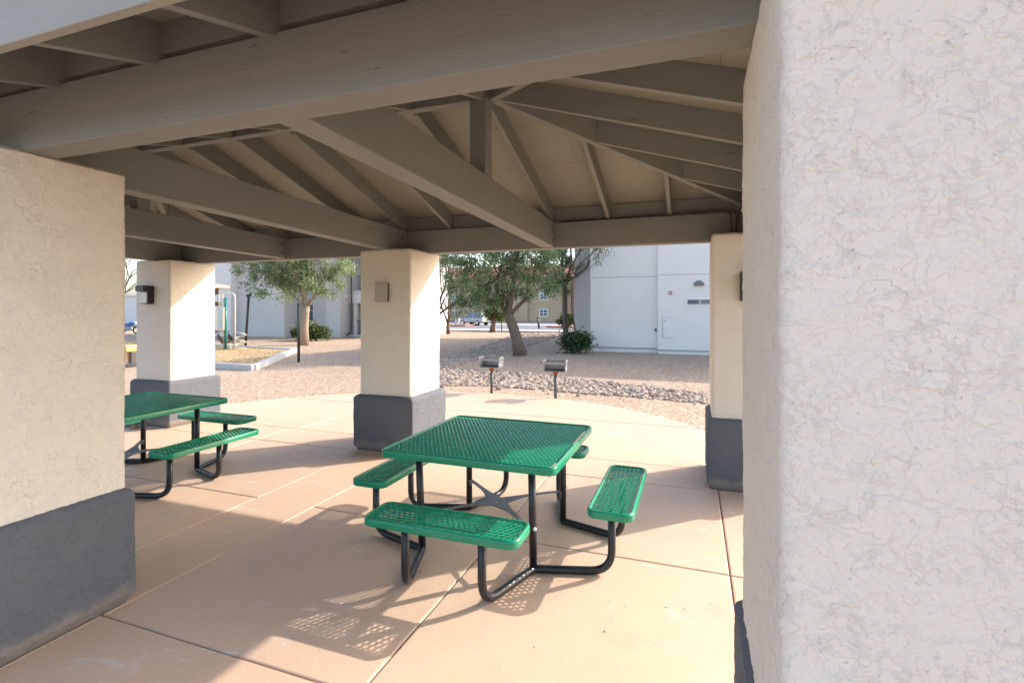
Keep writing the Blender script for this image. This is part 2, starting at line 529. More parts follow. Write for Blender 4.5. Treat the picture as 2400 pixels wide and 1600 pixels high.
def column(cx, cy, ztop, hx, hy, phx, phy, ph=.675, seed=0, res=.012):
    def wob(x, y, z, a):
        return a * (noise.noise(Vector((x*3+seed*9, y*3, z*3))) + .6*noise.noise(Vector((x*13, y*13+seed*5, z*13))))
    loops = []
    K = int((ztop - ph + .06) / res); NS = int(2 * hx / res)
    zs = [ph - .06 + (ztop - ph + .06) * k / K for k in range(K + 1)]
    for i, z in enumerate(zs):
        ins = 0
        if i == K: ins = .014
        elif i == K - 1: ins = .003; z = ztop - .014
        L = []
        for (x, y) in rrect(hx - ins, hy - ins, .028, NS, 6):
            n = Vector((x / hx, y / hy)); n = Vector((n.x**5, n.y**5)).normalized() if n.length else n
            w = wob(x+cx, y+cy, z, .0035)
            zz = z + (wob(x*2, y*2, 7.7, .006) if i == K else 0)
            L.append((cx + x + n.x*w, cy + y + n.y*w, zz))
        loops.append(L)
    sh = MB().loft(loops).build('column', CREAM, pav, smooth=True)
    loops = []
    KP = int((ph - .1) / res)
    prof = [(.0, .034), (.022, .026), (.06, .002)] + [(.06 + (ph-.10)*k/KP, 0) for k in range(1, KP + 1)] + [(ph-.026, .004), (ph-.010, .018), (ph+.004, .036), (ph+.010, .06)]
    for z, ins in prof:
        L = []
        for (x, y) in rrect(phx - ins, phy - ins, .020, NS, 6):
            n = Vector((x / phx, y / phy)); n = Vector((n.x**5, n.y**5)).normalized()
            w = wob(x+cx+3, y+cy, z, .0035)
            L.append((cx + x + n.x*w, cy + y + n.y*w, z))
        loops.append(L)
    MB().loft(loops).build('plinth', GREY, sh, smooth=True)
    return sh

XL, XM, XR = -7.585, -3.54, .545
YF, YB = 1.64, 5.62
ZF, ZB = 2.53, 2.462
cols = {}
cols['L'] = column(XM, YF, ZF, .38, .395, .42, .425, seed=1, res=.007)
cols['R'] = column(XR + .0, YF - .07, ZF, .378, .43, .40, .48, seed=2, res=.006)
cols['M'] = column(XM, YB, ZB, .36, .375, .42, .43, seed=3)
cols['FL'] = column(XL, YB, ZB, .365, .375, .42, .43, seed=4)
cols['RF'] = column(XR, YB, ZB, .375, .375, .42, .43, seed=5)
cols['NL'] = column(XL, YF, ZF, .365, .37, .42, .42, seed=6)

BW = .15
FBY, BBY = 1.615, 5.74           # beam centre lines
ZFB, ZBB = 2.523, 2.442          # undersides
HB = .293
def zb_at(y): return ZFB + (ZBB - ZFB) * (y - FBY) / (BBY - FBY)
MB().timber((XL - .2, FBY, ZFB), (XR + .2, FBY, ZFB), BW, HB).build('main_beam', TIMX, pav, bevel=.006)
MB().timber((XL - .2, BBY, ZBB), (XR + .2, BBY, ZBB), BW, HB).build('main_beam', TIMX, pav, bevel=.006)
for x in (XL, XR):
    y0, y1 = FBY + BW/2, BBY - BW/2
    MB().timber((x, y0, zb_at(y0) + .004), (x, y1, zb_at(y1) + .004), BW - .01, HB).build('end_beam', TIMY, pav, bevel=.006)
for x in (-1.597, -3.575, -5.545):
    y0, y1 = FBY + BW/2, BBY - BW/2
    MB().timber((x, y0, zb_at(y0) + .006), (x, y1, zb_at(y1) + .010), .155, HB - .004).build('crossbeam', TIMY, pav, bevel=.006)

for x, sgn in ((-1.597, 1), (-3.575, 1), (-5.545, 1)):
    for yy in (FBY + .16, BBY - .16):
        for dz in (.08, .20):
            m = MB(); m.tube([(x + .0775, yy, zb_at(yy) + dz), (x + .086, yy, zb_at(yy) + dz)], .011, 8)
            m.build('bolt_head', BRONZE, pav)

# roof planes: U = height of the rafter undersides
RZ, RY = 3.39, 3.70
RX0, RX1 = -5.58, -1.50
SLF = (RZ - (ZFB + HB)) / (RY - FBY); SLB = (RZ - (ZBB + HB + .004)) / (BBY - RY); SLE = .305
EF, EB, ER, EL = 1.10, 6.19, 1.04, -8.10     # eave lines (outer face of the rafter ends)
def U(x, y):
    return RZ - max(SLF * (RY - y), SLB * (y - RY), SLE * (x - RX1), SLE * (RX0 - x), 0)
RW, RH = .042, .19
# ridge and king posts
MB().timber((RX0, RY, RZ), (RX1, RY, RZ), .085, .235).build('ridge_beam', TIMX, pav, bevel=.004)
for x in (-1.597, -5.545):
    MB().box((x - .068, RY - .068, zb_at(RY) + HB), (x + .068, RY + .068, RZ - .002)).build('king_post', POSTM, pav, bevel=.005)
# hips
def hip(x0, y0, sx, sl):
    # run to where the two eaves meet
    dx = 1 / SLE; dy = 1 / sl
    ex = (ER if sx > 0 else EL); ey = (EB if sl == SLB else EF); sy = 1 if sl == SLB else -1
    t = min(abs(ex - x0) / dx, abs(ey - y0) / dy)
    b = (x0 + sx*dx*t, y0 + sy*dy*t, RZ - t)
    MB().timber((x0, y0, RZ - .012), (b[0], b[1], b[2] - .012), .062, .225).build('hip_rafter', TIMY, pav, bevel=.004)
for sl_ in (SLB, SLF):
    hip(RX1, RY, 1, sl_); hip(RX0, RY, -1, sl_)
# common rafters and jacks
def raf(a, b, mat):
    a = Vector(a); b = Vector(b)
    MB().timber(a, b, RW, RH).build('rafter', mat, pav, bevel=.003, seg=1)
xs = [-1.56 + .66*k for k in range(-9, 4)]
for x in xs:
    for s, sl_, ye in ((1, SLB, EB), (-1, SLF, EF)):
        if RX0 <= x <= RX1: ys = RY + s*.045
        else:
            over = (x - RX1) if x > RX1 else (RX0 - x)
            ys = RY + s * (over * SLE / sl_ + .03)
        if abs(ye - ys) < .25: continue
        raf((x, ys, U(x, ys)), (x, ye, U(x, ye)), TIMY)
for k in range(-3, 4):
    y = RY + .66*k
    for s, x0, xe in ((1, RX1, ER), (-1, RX0, EL)):
        sl_ = SLB if k > 0 else SLF
        xs_ = x0 + s * (abs(y - RY) * sl_ / SLE + .03)
        if abs(xe - xs_) < .25 or (xe - xs_) * s < 0: continue
        raf((xs_, y, U(xs_, y)), (xe, y, U(xe, y)), TIMX)
# blocking boards standing over the beams between the rafters
bl = []
for a, b in zip(xs[:-1], xs[1:]):
    a2, b2 = a + RW/2 + .001, b - RW/2 - .001
    for y, dz in ((FBY - .035, .045), (BBY + .03, .02)):
        zt = U((a+b)/2, y)
        MB().box((a2, y - .019, zt + dz), (b2, y + .019, zt + RH - .004)).build('blocking_board', TIMX, pav)
for k in range(-3, 3):
    ya, yb = RY + .66*k + RW/2 + .001, RY + .66*(k+1) - RW/2 - .001
    for x in (XR + .03, XL - .03):
        zt = U(x, (ya+yb)/2)
        MB().box((x - .019, ya, zt + .03), (x + .019, yb, zt + RH - .004)).build('blocking_board', TIMY, pav)
# deck: four sloping sheets, solid
def sheet(poly):
    lo = [(x, y, U(x, y) + RH) for x, y in poly]; hi = [(x, y, z + .05) for x, y, z in lo]
    n = len(poly); m = MB()
    m.add(lo + hi, [tuple(reversed(range(n))), tuple(range(n, 2*n))] + [(i, (i+1) % n, n+(i+1) % n, n+i) for i in range(n)])
    return m
def hipx(ye, sl): return abs(ye - RY) * sl / SLE
c_br = (RX1 + hipx(EB, SLB), EB); c_bl = (RX0 - hipx(EB, SLB), EB); c_fr = (RX1 + hipx(EF, SLF), EF); c_fl = (RX0 - hipx(EF, SLF), EF)
OV = .035
def cornerpt(sx, sy, sl):
    x0 = RX1 if sx > 0 else RX0
    ex = (ER + OV) if sx > 0 else (EL - OV); ey = (EB + OV) if sy > 0 else (EF - OV)
    return ex, ey
exr, exl, eyb, eyf = ER + OV, EL - OV, EB + OV, EF - OV
def on_hip_y(x, sl):  # y where the hip crosses given x
    over = (x - RX1) if x > RX1 else (RX0 - x)
    return over * SLE / sl
deckm = []
# back and front slopes, trimmed at the end eaves
yb_r = RY + on_hip_y(exr, SLB); yf_r = RY - on_hip_y(exr, SLF)
def slope_poly(s, sl, ey):
    d = abs(ey - RY)
    xr = RX1 + d * sl / SLE; xl = RX0 - d * sl / SLE
    p = [(RX0, RY), (RX1, RY)]
    if xr <= exr: p += [(xr, ey)]
    else: p += [(exr, RY + s * on_hip_y(exr, sl)), (exr, ey)]
    if xl >= exl: p += [(xl, ey)]
    else: p += [(exl, ey), (exl, RY + s * on_hip_y(exl, sl))]
    return p if s < 0 else list(p)
def end_poly(sx):
    x0 = RX1 if sx > 0 else RX0; ex = exr if sx > 0 else exl
    run = abs(ex - x0)
    yb = RY + run * SLE / SLB; yf = RY - run * SLE / SLF
    p = [(x0, RY)]
    if yb <= eyb: p += [(ex, yb)]
    else: p += [(x0 + sx * (eyb - RY) * SLB / SLE, eyb), (ex, eyb)]
    if yf >= eyf: p += [(ex, yf)]
    else: p += [(ex, eyf), (x0 + sx * (RY - eyf) * SLF / SLE, eyf)]
    return p
for p in (slope_poly(1, SLB, eyb), slope_poly(-1, SLF, eyf), end_poly(1), end_poly(-1)):
    a = sum(p[i][0]*p[(i+1) % len(p)][1] - p[(i+1) % len(p)][0]*p[i][1] for i in range(len(p)))
    if a < 0: p = p[::-1]
    sheet(p).build('roof_deck', DECK, pav)
# fascia boards
def fascia(a, b, mat):
    MB().timber(a, b, .036, .262).build('fascia_board', mat, pav, bevel=.004)
ufr = RZ - SLF*(RY - EF); ubk = RZ - SLB*(EB - RY)
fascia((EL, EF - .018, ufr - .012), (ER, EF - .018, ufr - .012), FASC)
fascia((EL, EB + .018, ubk - .012), (ER, EB + .018, ubk - .012), TIMX)
fascia((ER + .018, EF, ubk + .01), (ER + .018, EB, ubk - .012), TIMY)
fascia((EL - .018, EF, ubk + .01), (EL - .018, EB, ubk - .012), TIMY)
# cables running along the beam top and down to the column heads
def cable(pts, r=.008):
    MB().tube(fillet(pts, .05, 4), r, 6).build('cable', CABLE, pav, smooth=True)
zt = ZBB + HB
cable([(-1.45, 5.70, zt + .012), (-.6, 5.69, zt + .016), (.30, 5.68, zt + .03), (.36, 5.63, zt - .02), (.37, 5.635, ZB)])
cable([(.455, 4.6, zt + .05), (.455, 5.45, zt + .03), (.42, 5.62, zt - .05), (.41, 5.635, ZB)])
cable([(XL + .09, 5.3, zt + .02), (XL + .12, 5.6, zt - .03), (XL + .13, 5.635, ZB)])

# ------------------------------------------------------------------ picnic tables
def perforated(hx, hy, r, z, pitch, thick, mb, rot90=False, margin=.012, tilt=-.0034):
    """expanded steel mesh: a ring of strands round each opening"""
    rp = pitch * .866
    def inside(x, y):
        dx = abs(x) - (hx - r); dy = abs(y) - (hy - r)
        if dx > 0 and dy > 0: return math.hypot(dx, dy) < r - margin*.2
        return dx < r and dy < r
    nxh = int(hx / pitch) + 2; nyh = int(hy / rp) + 2
    A = [(math.sin(R(60*k)), math.cos(R(60*k))) for k in range(6)]
    for j in range(-nyh, nyh + 1):
        for i in range(-nxh, nxh + 1):
            cx = (i + (.5 if j % 2 else 0)) * pitch; cy = j * rp
            if rot90: cx, cy = cy, cx
            if not inside(cx, cy): continue
            ro = pitch / math.sqrt(3); ri = ro * .64
            def ring(rad, zz, tilt):
                out = []
                for (a, b) in A:
                    x, y = (a*rad, b*rad) if not rot90 else (b*rad, a*rad)
                    out.append([cx + x, cy + y, zz + tilt * (y if not rot90 else x) / rad])
                return out
            o1 = ring(ro, z, 0); o2 = ring(ri, z, tilt); o3 = ring(ri, z - thick, tilt); o4 = ring(ro, z - thick, 0)
            fs = []
            for k in range(6):
                k2 = (k+1) % 6
                fs += [(k, k2, 6+k2, 6+k), (6+k, 6+k2, 12+k2, 12+k), (12+k, 12+k2, 18+k2, 18+k)]
            # keep the sheet inside the rim
            for ringp in (o1, o2, o3, o4):
                for q in ringp:
                    q[0] = max(-hx + .004, min(hx - .004, q[0])); q[1] = max(-hy + .004, min(hy - .004, q[1]))
            mb.add(o1 + o2 + o3 + o4, fs)

def rim(hx, hy, r, ztop, zbot, mb, lip=.026):
    def lp(d, z):
        pts = rrect(hx - d, hy - d, max(.008, r - d), 2, 8)
        return [(x, y, z) for x, y in pts]
    prof = [(lip, ztop - .007), (lip*.8, ztop - .001), (lip*.5, ztop + .001), (.010, ztop), (.003, ztop - .004), (0, ztop - .012), (0, zbot + .008), (.003, zbot + .002), (.010, zbot), (.016, zbot + .006), (.016, ztop - .018), (lip, ztop - .012)]
    loops = [lp(d, z) for d, z in prof]; loops.append(loops[0])
    mb.loft(loops, caps=False)

def green_mat():
    m, nt, b = new_mat('green_vinyl_coating')
    v = coords(nt, rnd=True)
    n = noi(nt, v, 4, 4)
    c = mixc(nt, n, (.004, .215, .108), (.006, .27, .138))
    sc = ramp(nt, noi(nt, coords(nt, (5, 5, 26), rnd=True), 2.0, 5, .75), [(.62, 0), (.67, 1)])
    c = mixc(nt, mth(nt, 'MULTIPLY', sc, .45), c, (.18, .36, .26))
    nt.links.new(c, b.inputs['Base Color'])
    nt.links.new(mth(nt, 'ADD', mth(nt, 'MULTIPLY', n, .2), .17), b.inputs['Roughness'])
    b.inputs['Specular IOR Level'].default_value = .55
    bump(nt, b, noi(nt, v, 35, 3), .15, .002)
    return m
GREEN = green_mat()
STEEL = simple('brace_steel', (.12, .12, .118), .5, .3, var=.3, vscale=20)

def make_table(loc):
    t = thing('picnic_table', 'green perforated steel picnic table with four bench seats, nearest on the patio', 'picnic table', loc, 'green picnic tables under the pavilion')
    W = dict(world=False)
    m = MB(); perforated(.60, .585, .05, .751, .034, .003, m)
    top = m.build('tabletop', GREEN, t, **W)
    m = MB(); rim(.632, .615, .06, .76, .705, m); m.build('rim', GREEN, top, smooth=True, **W)
    for k in range(4):
        M = Matrix.Rotation(k * PI / 2, 4, 'Z')
        m = MB(); perforated(.49, .130, .055, .441, .038, (.003, .007, .003, .003)[k], m, tilt=(-.0034, .003, .005, .0045)[k])
        off = (.02, .04)[k % 2] * (0)
        T = M @ Matrix.Translation((0, -.925, 0))
        sx_, sy_ = ((0, .09), (0, .11), (0, .05), (.045, .095))[k]
        T = Matrix.Translation((sx_, sy_, 0)) @ T
        m.v = [tuple(T @ Vector(p)) for p in m.v]
        s = m.build('seat', GREEN, t, **W)
        m = MB(); rim(.513, .150, .07, .45, .398, m); m.v = [tuple(T @ Vector(p)) for p in m.v]
        m.build('rim', GREEN, s, smooth=True, **W)
    # four corner legs, each with two seat supports
    fx, fy = .415, .40
    ox, oy = .02, -.025
    tr = .0255
    for sx in (-1, 1):
        for sy in (-1, 1):
            foot = Vector((ox + sx*fx, oy + sy*fy, tr))
            lean = Vector((-.03 if sx < 0 else -.012, 0, 0)) if sy < 0 else Vector((0, 0, 0))
            m = MB(); m.tube([foot, foot + lean + Vector((0, 0, .70))], tr, 14)
            lg = m.build('leg', BLACKM, t, smooth=True, **W)
            pa = Vector((ox + sx*.255, oy + sy*.885, tr)); pb = Vector((ox + sx*.905, oy + sy*.255, tr))
            path = fillet([pa + Vector((0, 0, .40)), pa, foot, pb, pb + Vector((0, 0, .40))], [.14, .03, .14], 8)
            m = MB(); m.tube(path, tr, 14)
            m.build('seat_support', BLACKM, t, smooth=True, **W)
            bm_ = MB(); c = foot + lean*.36 + Vector((0, 0, .27))
            d = Vector((sx, sy, 0)).normalized()
            bm_.tube([c + d*.018, c + d*.034], .012, 10); bm_.tube([c + d*.034, c + d*.042], [.011, .003], 10)
            bm_.build('bolt', WHITE, lg, **W)
    # pressed steel cross brace: four arms meeting at a plate with a hole
    m = MB(); n = 10; zc = .27
    prof = []
    for k in range(4):
        a = math.atan2([1, 1, -1, -1][k]*fy, [1, -1, -1, 1][k]*fx)
        d = Vector((math.cos(a), math.sin(a), 0)); q = Vector((-d.y, d.x, 0)); L = math.hypot(fx, fy) - .02
        vs = []
        for i in range(n + 1):
            u = .04 + (L - .04) * i / n
            w = .017 + .050 * math.exp(-((u - .0) / .15)**2)
            z = zc + .012 * math.sin(u / L * PI)
            c = Vector((ox, oy, z)) + d*u
            vs += [c - q*w, c + q*w, c - q*w - Vector((0, 0, .006)), c + q*w - Vector((0, 0, .006))]
        fs = []
        for i in range(n):
            a0, b0 = i*4, (i+1)*4
            fs += [(a0, b0, b0+1, a0+1), (a0+2, a0+3, b0+3, b0+2), (a0, a0+2, b0+2, b0), (a0+1, b0+1, b0+3, a0+3)]
        m.add(vs, fs)
        e = Vector((ox, oy, zc)) + d*L
        m.tube([e - Vector((0, 0, .05)), e + Vector((0, 0, .0))], .014, 8)
    hole = [(ox + .026*math.cos(2*PI*k/16), oy + .018*math.sin(2*PI*k/16)) for k in range(16)]
    outr = [(ox + .085*math.cos(2*PI*k/16), oy + .085*math.sin(2*PI*k/16)) for k in range(16)]
    vs = [(x, y, zc + .0045) for x, y in hole] + [(x, y, zc + .0045) for x, y in outr] + [(x, y, zc - .003) for x, y in hole] + [(x, y, zc - .003) for x, y in outr]
    fs = []
    for k in range(16):
        k2 = (k+1) % 16
        fs += [(k, 16+k, 16+k2, k2), (32+k, 32+k2, 48+k2, 48+k), (k, k2, 32+k2, 32+k), (16+k, 48+k, 48+k2, 16+k2)]
    m.add(vs, fs)
    m.build('cross_brace', STEEL, t, **W)
    return t
tab = make_table((-1.425, 3.59, 0))
tab2 = copy_tree(tab)
tab2.location = (-5.43, 3.55, 0)
tab2['label'] = 'green perforated steel picnic table half hidden behind the left cream column'

# ------------------------------------------------------------------ lamps and plate on the columns
def wall_lamp(x, y, label):
    t = thing('wall_lamp', label, 'wall lamp', (x, y, 1.81), 'lamps on the pavilion columns')
    m = MB(); m.box((x-.085, y-.09, 1.81), (x+.085, y, 2.08)); m.build('housing', BRONZE, t, bevel=.006)
    m = MB(); m.box((x-.088, y-.165, 1.995), (x+.088, y-.091, 2.083)); m.build('hood', BRONZE, t, bevel=.008)
    m = MB(); m.box((x-.066, y-.105, 1.825), (x+.066, y-.0905, 1.985)); m.box((x-.012, y-.108, 1.895), (x+.012, y-.1055, 1.915)); m.build('lens', WHITE, t, bevel=.004)
wall_lamp(-7.635, 5.25, 'dark bronze wall lamp with white lens on the far left column')
wall_lamp(.50, 5.25, 'dark bronze wall lamp on the far right column, mostly behind the near column')
t = thing('cover_plate', 'blank taupe electrical cover box on the middle column', 'cover plate', (-3.56, 5.25, 1.82))
M = Matrix.Translation((-3.56, 5.245, 1.935)) @ Matrix.Rotation(R(1.5), 4, 'Y')
m = MB(); m.box((-.09, -.045, -.118), (.09, -.035, .118), M); m.build('lid', simple('taupe_box', (.42, .38, .31), .6), t, bevel=.003)
m = MB(); m.box((-.082, -.034, -.108), (.082, .0, .112), M); m.build('back_box', BRONZE, t)

# ------------------------------------------------------------------ grills on posts
RUST = simple('rusty_orange_collar', (.36, .08, .02), .8, var=.5, vscale=30)
GALV = simple('worn_grill_steel', (.36, .37, .39), .42, .75, var=.4, vscale=12)
SOOT = simple('sooty_steel', (.035, .03, .026), .7, var=.5, vscale=20)
POSTG = simple('grey_post_paint', (.07, .08, .085), .5, var=.2)
def grill(loc, rz, label):
    t = thing('park_grill', label, 'grill', loc, 'park grills beyond the patio edge')
    W = dict(world=False)
    m = MB(); m.tube([(0, 0, -.05), (0, 0, .50)], .029, 14); m.build('post', POSTG, t, smooth=True, **W)
    m = MB(); m.box((-.045, -.045, .475), (.045, .045, .535)); m.build('collar', RUST, t, bevel=.004, **W)
    a, b, c0, c1 = .21, .17, .545, .715
    m = MB(); th = .006
    m.box((-a, -b, c0), (a, b, c0 + th))                       # floor
    m.box((-a, b - th, c0 + th), (a, b, c1 + .06))              # back
    m.box((-a, -b, c0 + th), (-a + th, b - th, c1 + .02)); m.box((a - th, -b, c0 + th), (a, b - th, c1 + .02))
    m.box((-a - .0, -b - .004, c1 - .025), (a, -b, c1 + .004))  # front rail
    fb = m.build('firebox', GALV, t, **W)
    m = MB(); m.box((-a + th, -b + .01, c0 + th + .001), (a - th, b - th, c0 + .016)); m.build('ash_bed', SOOT, fb, **W)
    m = MB()
    for k in range(15):
        x = -a + .02 + (2*a - .04) * k / 14
        m.tube([(x, -b + .01, c1 + .01), (x, b - .012, c1 + .01)], .005, 6)
    m.tube([(-a + .01, -b + .012, c1 + .004), (a - .01, -b + .012, c1 + .004)], .006, 6); m.tube([(-a + .01, b - .02, c1 + .004), (a - .01, b - .02, c1 + .004)], .006, 6)
    g_ = m.build('grate', SOOT, t, **W)
    for s in (-1, 1):
        m = MB(); m.box((s*a - .004 if s > 0 else s*a - .02, -b - .01, c1 - .06), (s*a + .02 if s > 0 else s*a + .004, b*.6, c1 + .045))
        for k in range(4):
            z = c0 + .03 + k*.03
            m.tube([(s*(a + .006), -b + .02, z), (s*(a + .022), -b + .10, z + .01)], .006, 6)
        m.build('side_bracket', GALV, t, bevel=.002, **W)
        m = MB(); m.tube([(s*(a + .01), -b + .06, c1 - .01), (s*(a + .075), -b + .06, c1 - .01)], .008, 8); m.build('handle', SOOT, t, smooth=True, **W)
    t.rotation_euler = (0, 0, rz)
    return t
g1 = at(1152, 918); g2 = at(1302, 931)
gr = grill((g1.x, g1.y, -.02), R(4), 'steel park grill on a grey post, left of the two beyond the patio')
gr2 = copy_tree(gr); gr2.location = (g2.x, g2.y, -.02); gr2.rotation_euler = (0, 0, R(7))
gr2['label'] = 'steel park grill on a grey post, nearer and right of the two beyond the patio'

# ------------------------------------------------------------------ river rocks
def rockmat():
    m, nt, b = new_mat('river_rock')
    a = N(nt, 'ShaderNodeAttribute', attribute_name='tint')
    c = ramp(nt, a.outputs['Fac'], [(0, (.26, .18, .135)), (.35, (.36, .255, .19)), (.6, (.44, .325, .245)), (.8, (.33, .27, .22)), (1, (.54, .43, .34))])
    n = noi(nt, coords(nt), 18, 4)
    c = mixc(nt, 1.0, c, ramp(nt, n, [(.3, .75), (.7, 1.15)]), 'MULTIPLY')
    nt.links.new(c, b.inputs['Base Color']); b.inputs['Roughness'].default_value = .85
    bump(nt, b, n, .4, .01)
    return m
ROCK = rockmat()
bed_px = [(1310, 774), (1225, 778), (1150, 805), (1090, 824), (1034, 843), (960, 868), (960, 910), (1080, 901), (1200, 906), (1350, 919), (1500, 929), (1660, 943), (1660, 920), (1500, 901), (1350, 886), (1240, 873), (1130, 867), (1066, 860), (1098, 846), (1208, 820), (1265, 801), (1325, 784)]
bed = [at(*p) for p in bed_px]
def in_poly(x, y, P):
    c = False; n = len(P); j = n - 1
    for i in range(n):
        if (P[i][1] > y) != (P[j][1] > y) and x < (P[j][0]-P[i][0])*(y-P[i][1])/(P[j][1]-P[i][1])+P[i][0]: c = not c
        j = i
    return c
bmi = bmesh.new(); bmesh.ops.create_icosphere(bmi, subdivisions=1, radius=1)
ICO_V = [v.co.copy() for v in bmi.verts]; bmi.verts.ensure_lookup_table(); ICO_F = [tuple(v.index for v in f.verts) for f in bmi.faces]
bmi.free()
def stone(mb, p, s, tint):
    M = Matrix.Translation(p) @ Matrix.Rotation(random.uniform(0, 2*PI), 4, 'Z') @ Matrix.Rotation(random.uniform(-.5, .5), 4, 'X')
    sc = Vector((s*random.uniform(.8, 1.35), s*random.uniform(.6, 1.0), s*random.uniform(.4, .75)))
    vs = [M @ Vector((v.x*sc.x, v.y*sc.y, v.z*sc.z)) * 1 for v in [q * random.uniform(.78, 1.12) for q in ICO_V]]
    mb.add(vs, ICO_F, tint)
rk = MB(); xs0 = [p.x for p in bed]; ys0 = [p.y for p in bed]
cnt = 0
while cnt < 12000:
    x = random.uniform(min(xs0), max(xs0)); y = random.uniform(min(ys0), max(ys0))
    d = x*FW.x + y*FW.y
    if random.random() > (14.0 / max(14.0, d))**.7: continue
    if not in_poly(x, y, bed):
        if random.random() > .012: continue
        if not any(in_poly(x+dx, y+dy, bed) for dx, dy in ((.45, 0), (-.45, 0), (0, .45), (0, -.3))): continue
    s = random.uniform(.028, .07) * (1 + max(0, d - 12)*.018) * (1.5 if random.random() < .08 else 1)
    stone(rk, Vector((x, y, ground_z(x, y) + s*.18)), s, random.random()); cnt += 1
tag(rk.build('river_rocks', ROCK), kind='stuff')
# loose stones in the gap beside the far left column
pb = MB()
for k in range(70):
    x = random.uniform(-8.4, -7.62); y = random.uniform(5.0, 5.17)
    stone(pb, Vector((x, y, .012)), random.uniform(.012, .034), random.uniform(.2, 1))
tag(pb.build('loose_stones', ROCK), kind='stuff')

# small blown debris on the slab
lb = MB()
for k in range(34):
    a = random.choice(((-1.0, 3.0, .5), (-1.6, 2.7, .35), (-.6, 2.9, .4), (-2.4, 3.0, 1.4), (-.3, 4.4, .8)))
    stone(lb, Vector((a[0] + random.gauss(0, a[2]), a[1] + random.gauss(0, a[2]), .004)), random.uniform(.002, .005), random.uniform(0, .5))
DEBRIS = simple('dry_leaf_debris', (.07, .05, .035), .9, var=.4)
tag(lb.build('slab_debris', DEBRIS), kind='stuff')

# ------------------------------------------------------------------ trees
def limb(mb, p, d, L, r, depth, tips, spread=.55, up=.25, kids=3, taper=.62, seglen=5):
    pts = [p]; rr = [r]; q = p.copy(); dd = d.copy()
    for k in range(seglen):
        dd = (dd + Vector((random.uniform(-1, 1), random.uniform(-1, 1), random.uniform(-.6, 1))) * .13 + Vector((0, 0, up*.12))).normalized()
        q = q + dd * (L / seglen); pts.append(q.copy()); rr.append(r * (1 - (1-taper)*(k+1)/seglen))
    mb.tube(pts, rr, 8 if r > .05 else 5)
    tips.append(pts)
    if depth <= 0: return
    for k in range(kids):
        t = random.uniform(.45, 1.0) if k else 1.0
        i = min(seglen, max(1, int(t*seglen)))
        a = Vector((random.uniform(-1, 1), random.uniform(-1, 1), random.uniform(-.3, .8)))
        nd = (dd*(1-spread*.5) + a.normalized()*spread).normalized()
        limb(mb, pts[i], nd, L*random.uniform(.6, .8), rr[i]*.72, depth-1, tips, spread, up, kids, taper, max(3, seglen-1))

def leaf(mb, p, s, tint, n=None):
    n = n or Vector((random.gauss(0, 1), random.gauss(0, 1), random.gauss(.5, 1))).normalized()
    a = n.orthogonal().normalized(); a = Matrix.Rotation(random.uniform(0, 6.28), 3, n) @ a; b = n.cross(a)
    mb.add([p - a*s, p + b*s*.5, p + a*s, p - b*s*.5], [(0, 1, 2, 3)], tint)

def blob_leaves(mb, blobs, count, s0, s1, shell=.55):
    tot = sum(b[1].x*b[1].y*b[1].z for b in blobs)
    for c, rad in blobs:
        n = int(count * rad.x*rad.y*rad.z / tot)
        nsub = max(4, n // 90)
        subs = []
        for k in range(nsub):
            v = Vector((random.gauss(0, 1), random.gauss(0, 1), random.gauss(0, 1))).normalized() * random.uniform(shell, 1.0)
            subs.append((Vector((v.x*rad.x, v.y*rad.y, v.z*rad.z)), random.uniform(.14, .30), random.random()))
        for k in range(n):
            sc, sr, st = random.choice(subs)
            v = Vector((random.gauss(0, 1), random.gauss(0, 1), random.gauss(0, .8))) * sr * .75
            p = c + sc + v
            leaf(mb, p, random.uniform(s0, s1), min(1, max(0, st*.6 + random.uniform(0, .45))))

def leafy_tree(name, label, base, trunk, tr, forks, blobs, count, leafm, bark, group=None, s=(.035, .065), ltips=0):
    t = thing(name, label, 'tree', base, group)
    m = MB(); tips = []
    top = Vector(trunk[-1])
    n = len(trunk)
    m.tube(trunk, [tr * (1.25 if i == 0 else 1 - .28*i/(n-1)) for i in range(n)], 12)
    for d, L, r in forks:
        limb(m, top - Vector((0, 0, .12)), Vector(d).normalized(), L, r, 2, tips, .5, .3, 3)
    m.build('trunk', bark, t, smooth=True)
    c = MB(); blob_leaves(c, blobs, count, *s)
    for pts in tips:
        for k in range(ltips):
            i = random.randrange(1, len(pts)); p = pts[i] + Vector((random.gauss(0, .1), random.gauss(0, .1), random.gauss(0, .1)))
            leaf(c, p, random.uniform(*s), random.random())
    c.build('crown', leafm, t)
    return t

def blobs_px(lst, depth, flat=.9):
    out = []
    for px, py, rpx, rpy, dd in lst:
        c = pos(px, py, depth + dd); k = depth / FPX
        out.append((c, Vector((rpx*k, rpx*k*flat, rpy*k))))
    return out
# left elm
D = 24.6
b0 = pos(712, 808, D); b0.z = ground_z(b0.x, b0.y)
blob = blobs_px([(600, 625, 55, 38, -.3), (660, 600, 65, 45, .6), (735, 590, 70, 55, -.4), (790, 620, 50, 45, .2), (690, 650, 60, 38, .3), (625, 670, 48, 28, -.6), (760, 668, 60, 33, -.5), (700, 540, 100, 50, 0), (590, 590, 45, 35, .5), (655, 690, 40, 16, .8), (800, 575, 50, 45, .7)], D)
leafy_tree('elm_tree', 'green elm with a pale trunk in front of the left grey building', b0, [b0, pos(713, 770, D), pos(716, 735, D), pos(719, 715, D)], .215,
    [((-.6, .1, 1), 1.5, .10), ((.15, -.2, 1), 1.6, .11), ((.8, .1, .8), 1.5, .09), ((-.9, -.4, .5), 1.3, .06)], blob, 23000, LEAF, BARKL, 'leafy trees on the gravel', (.045, .08), 30)
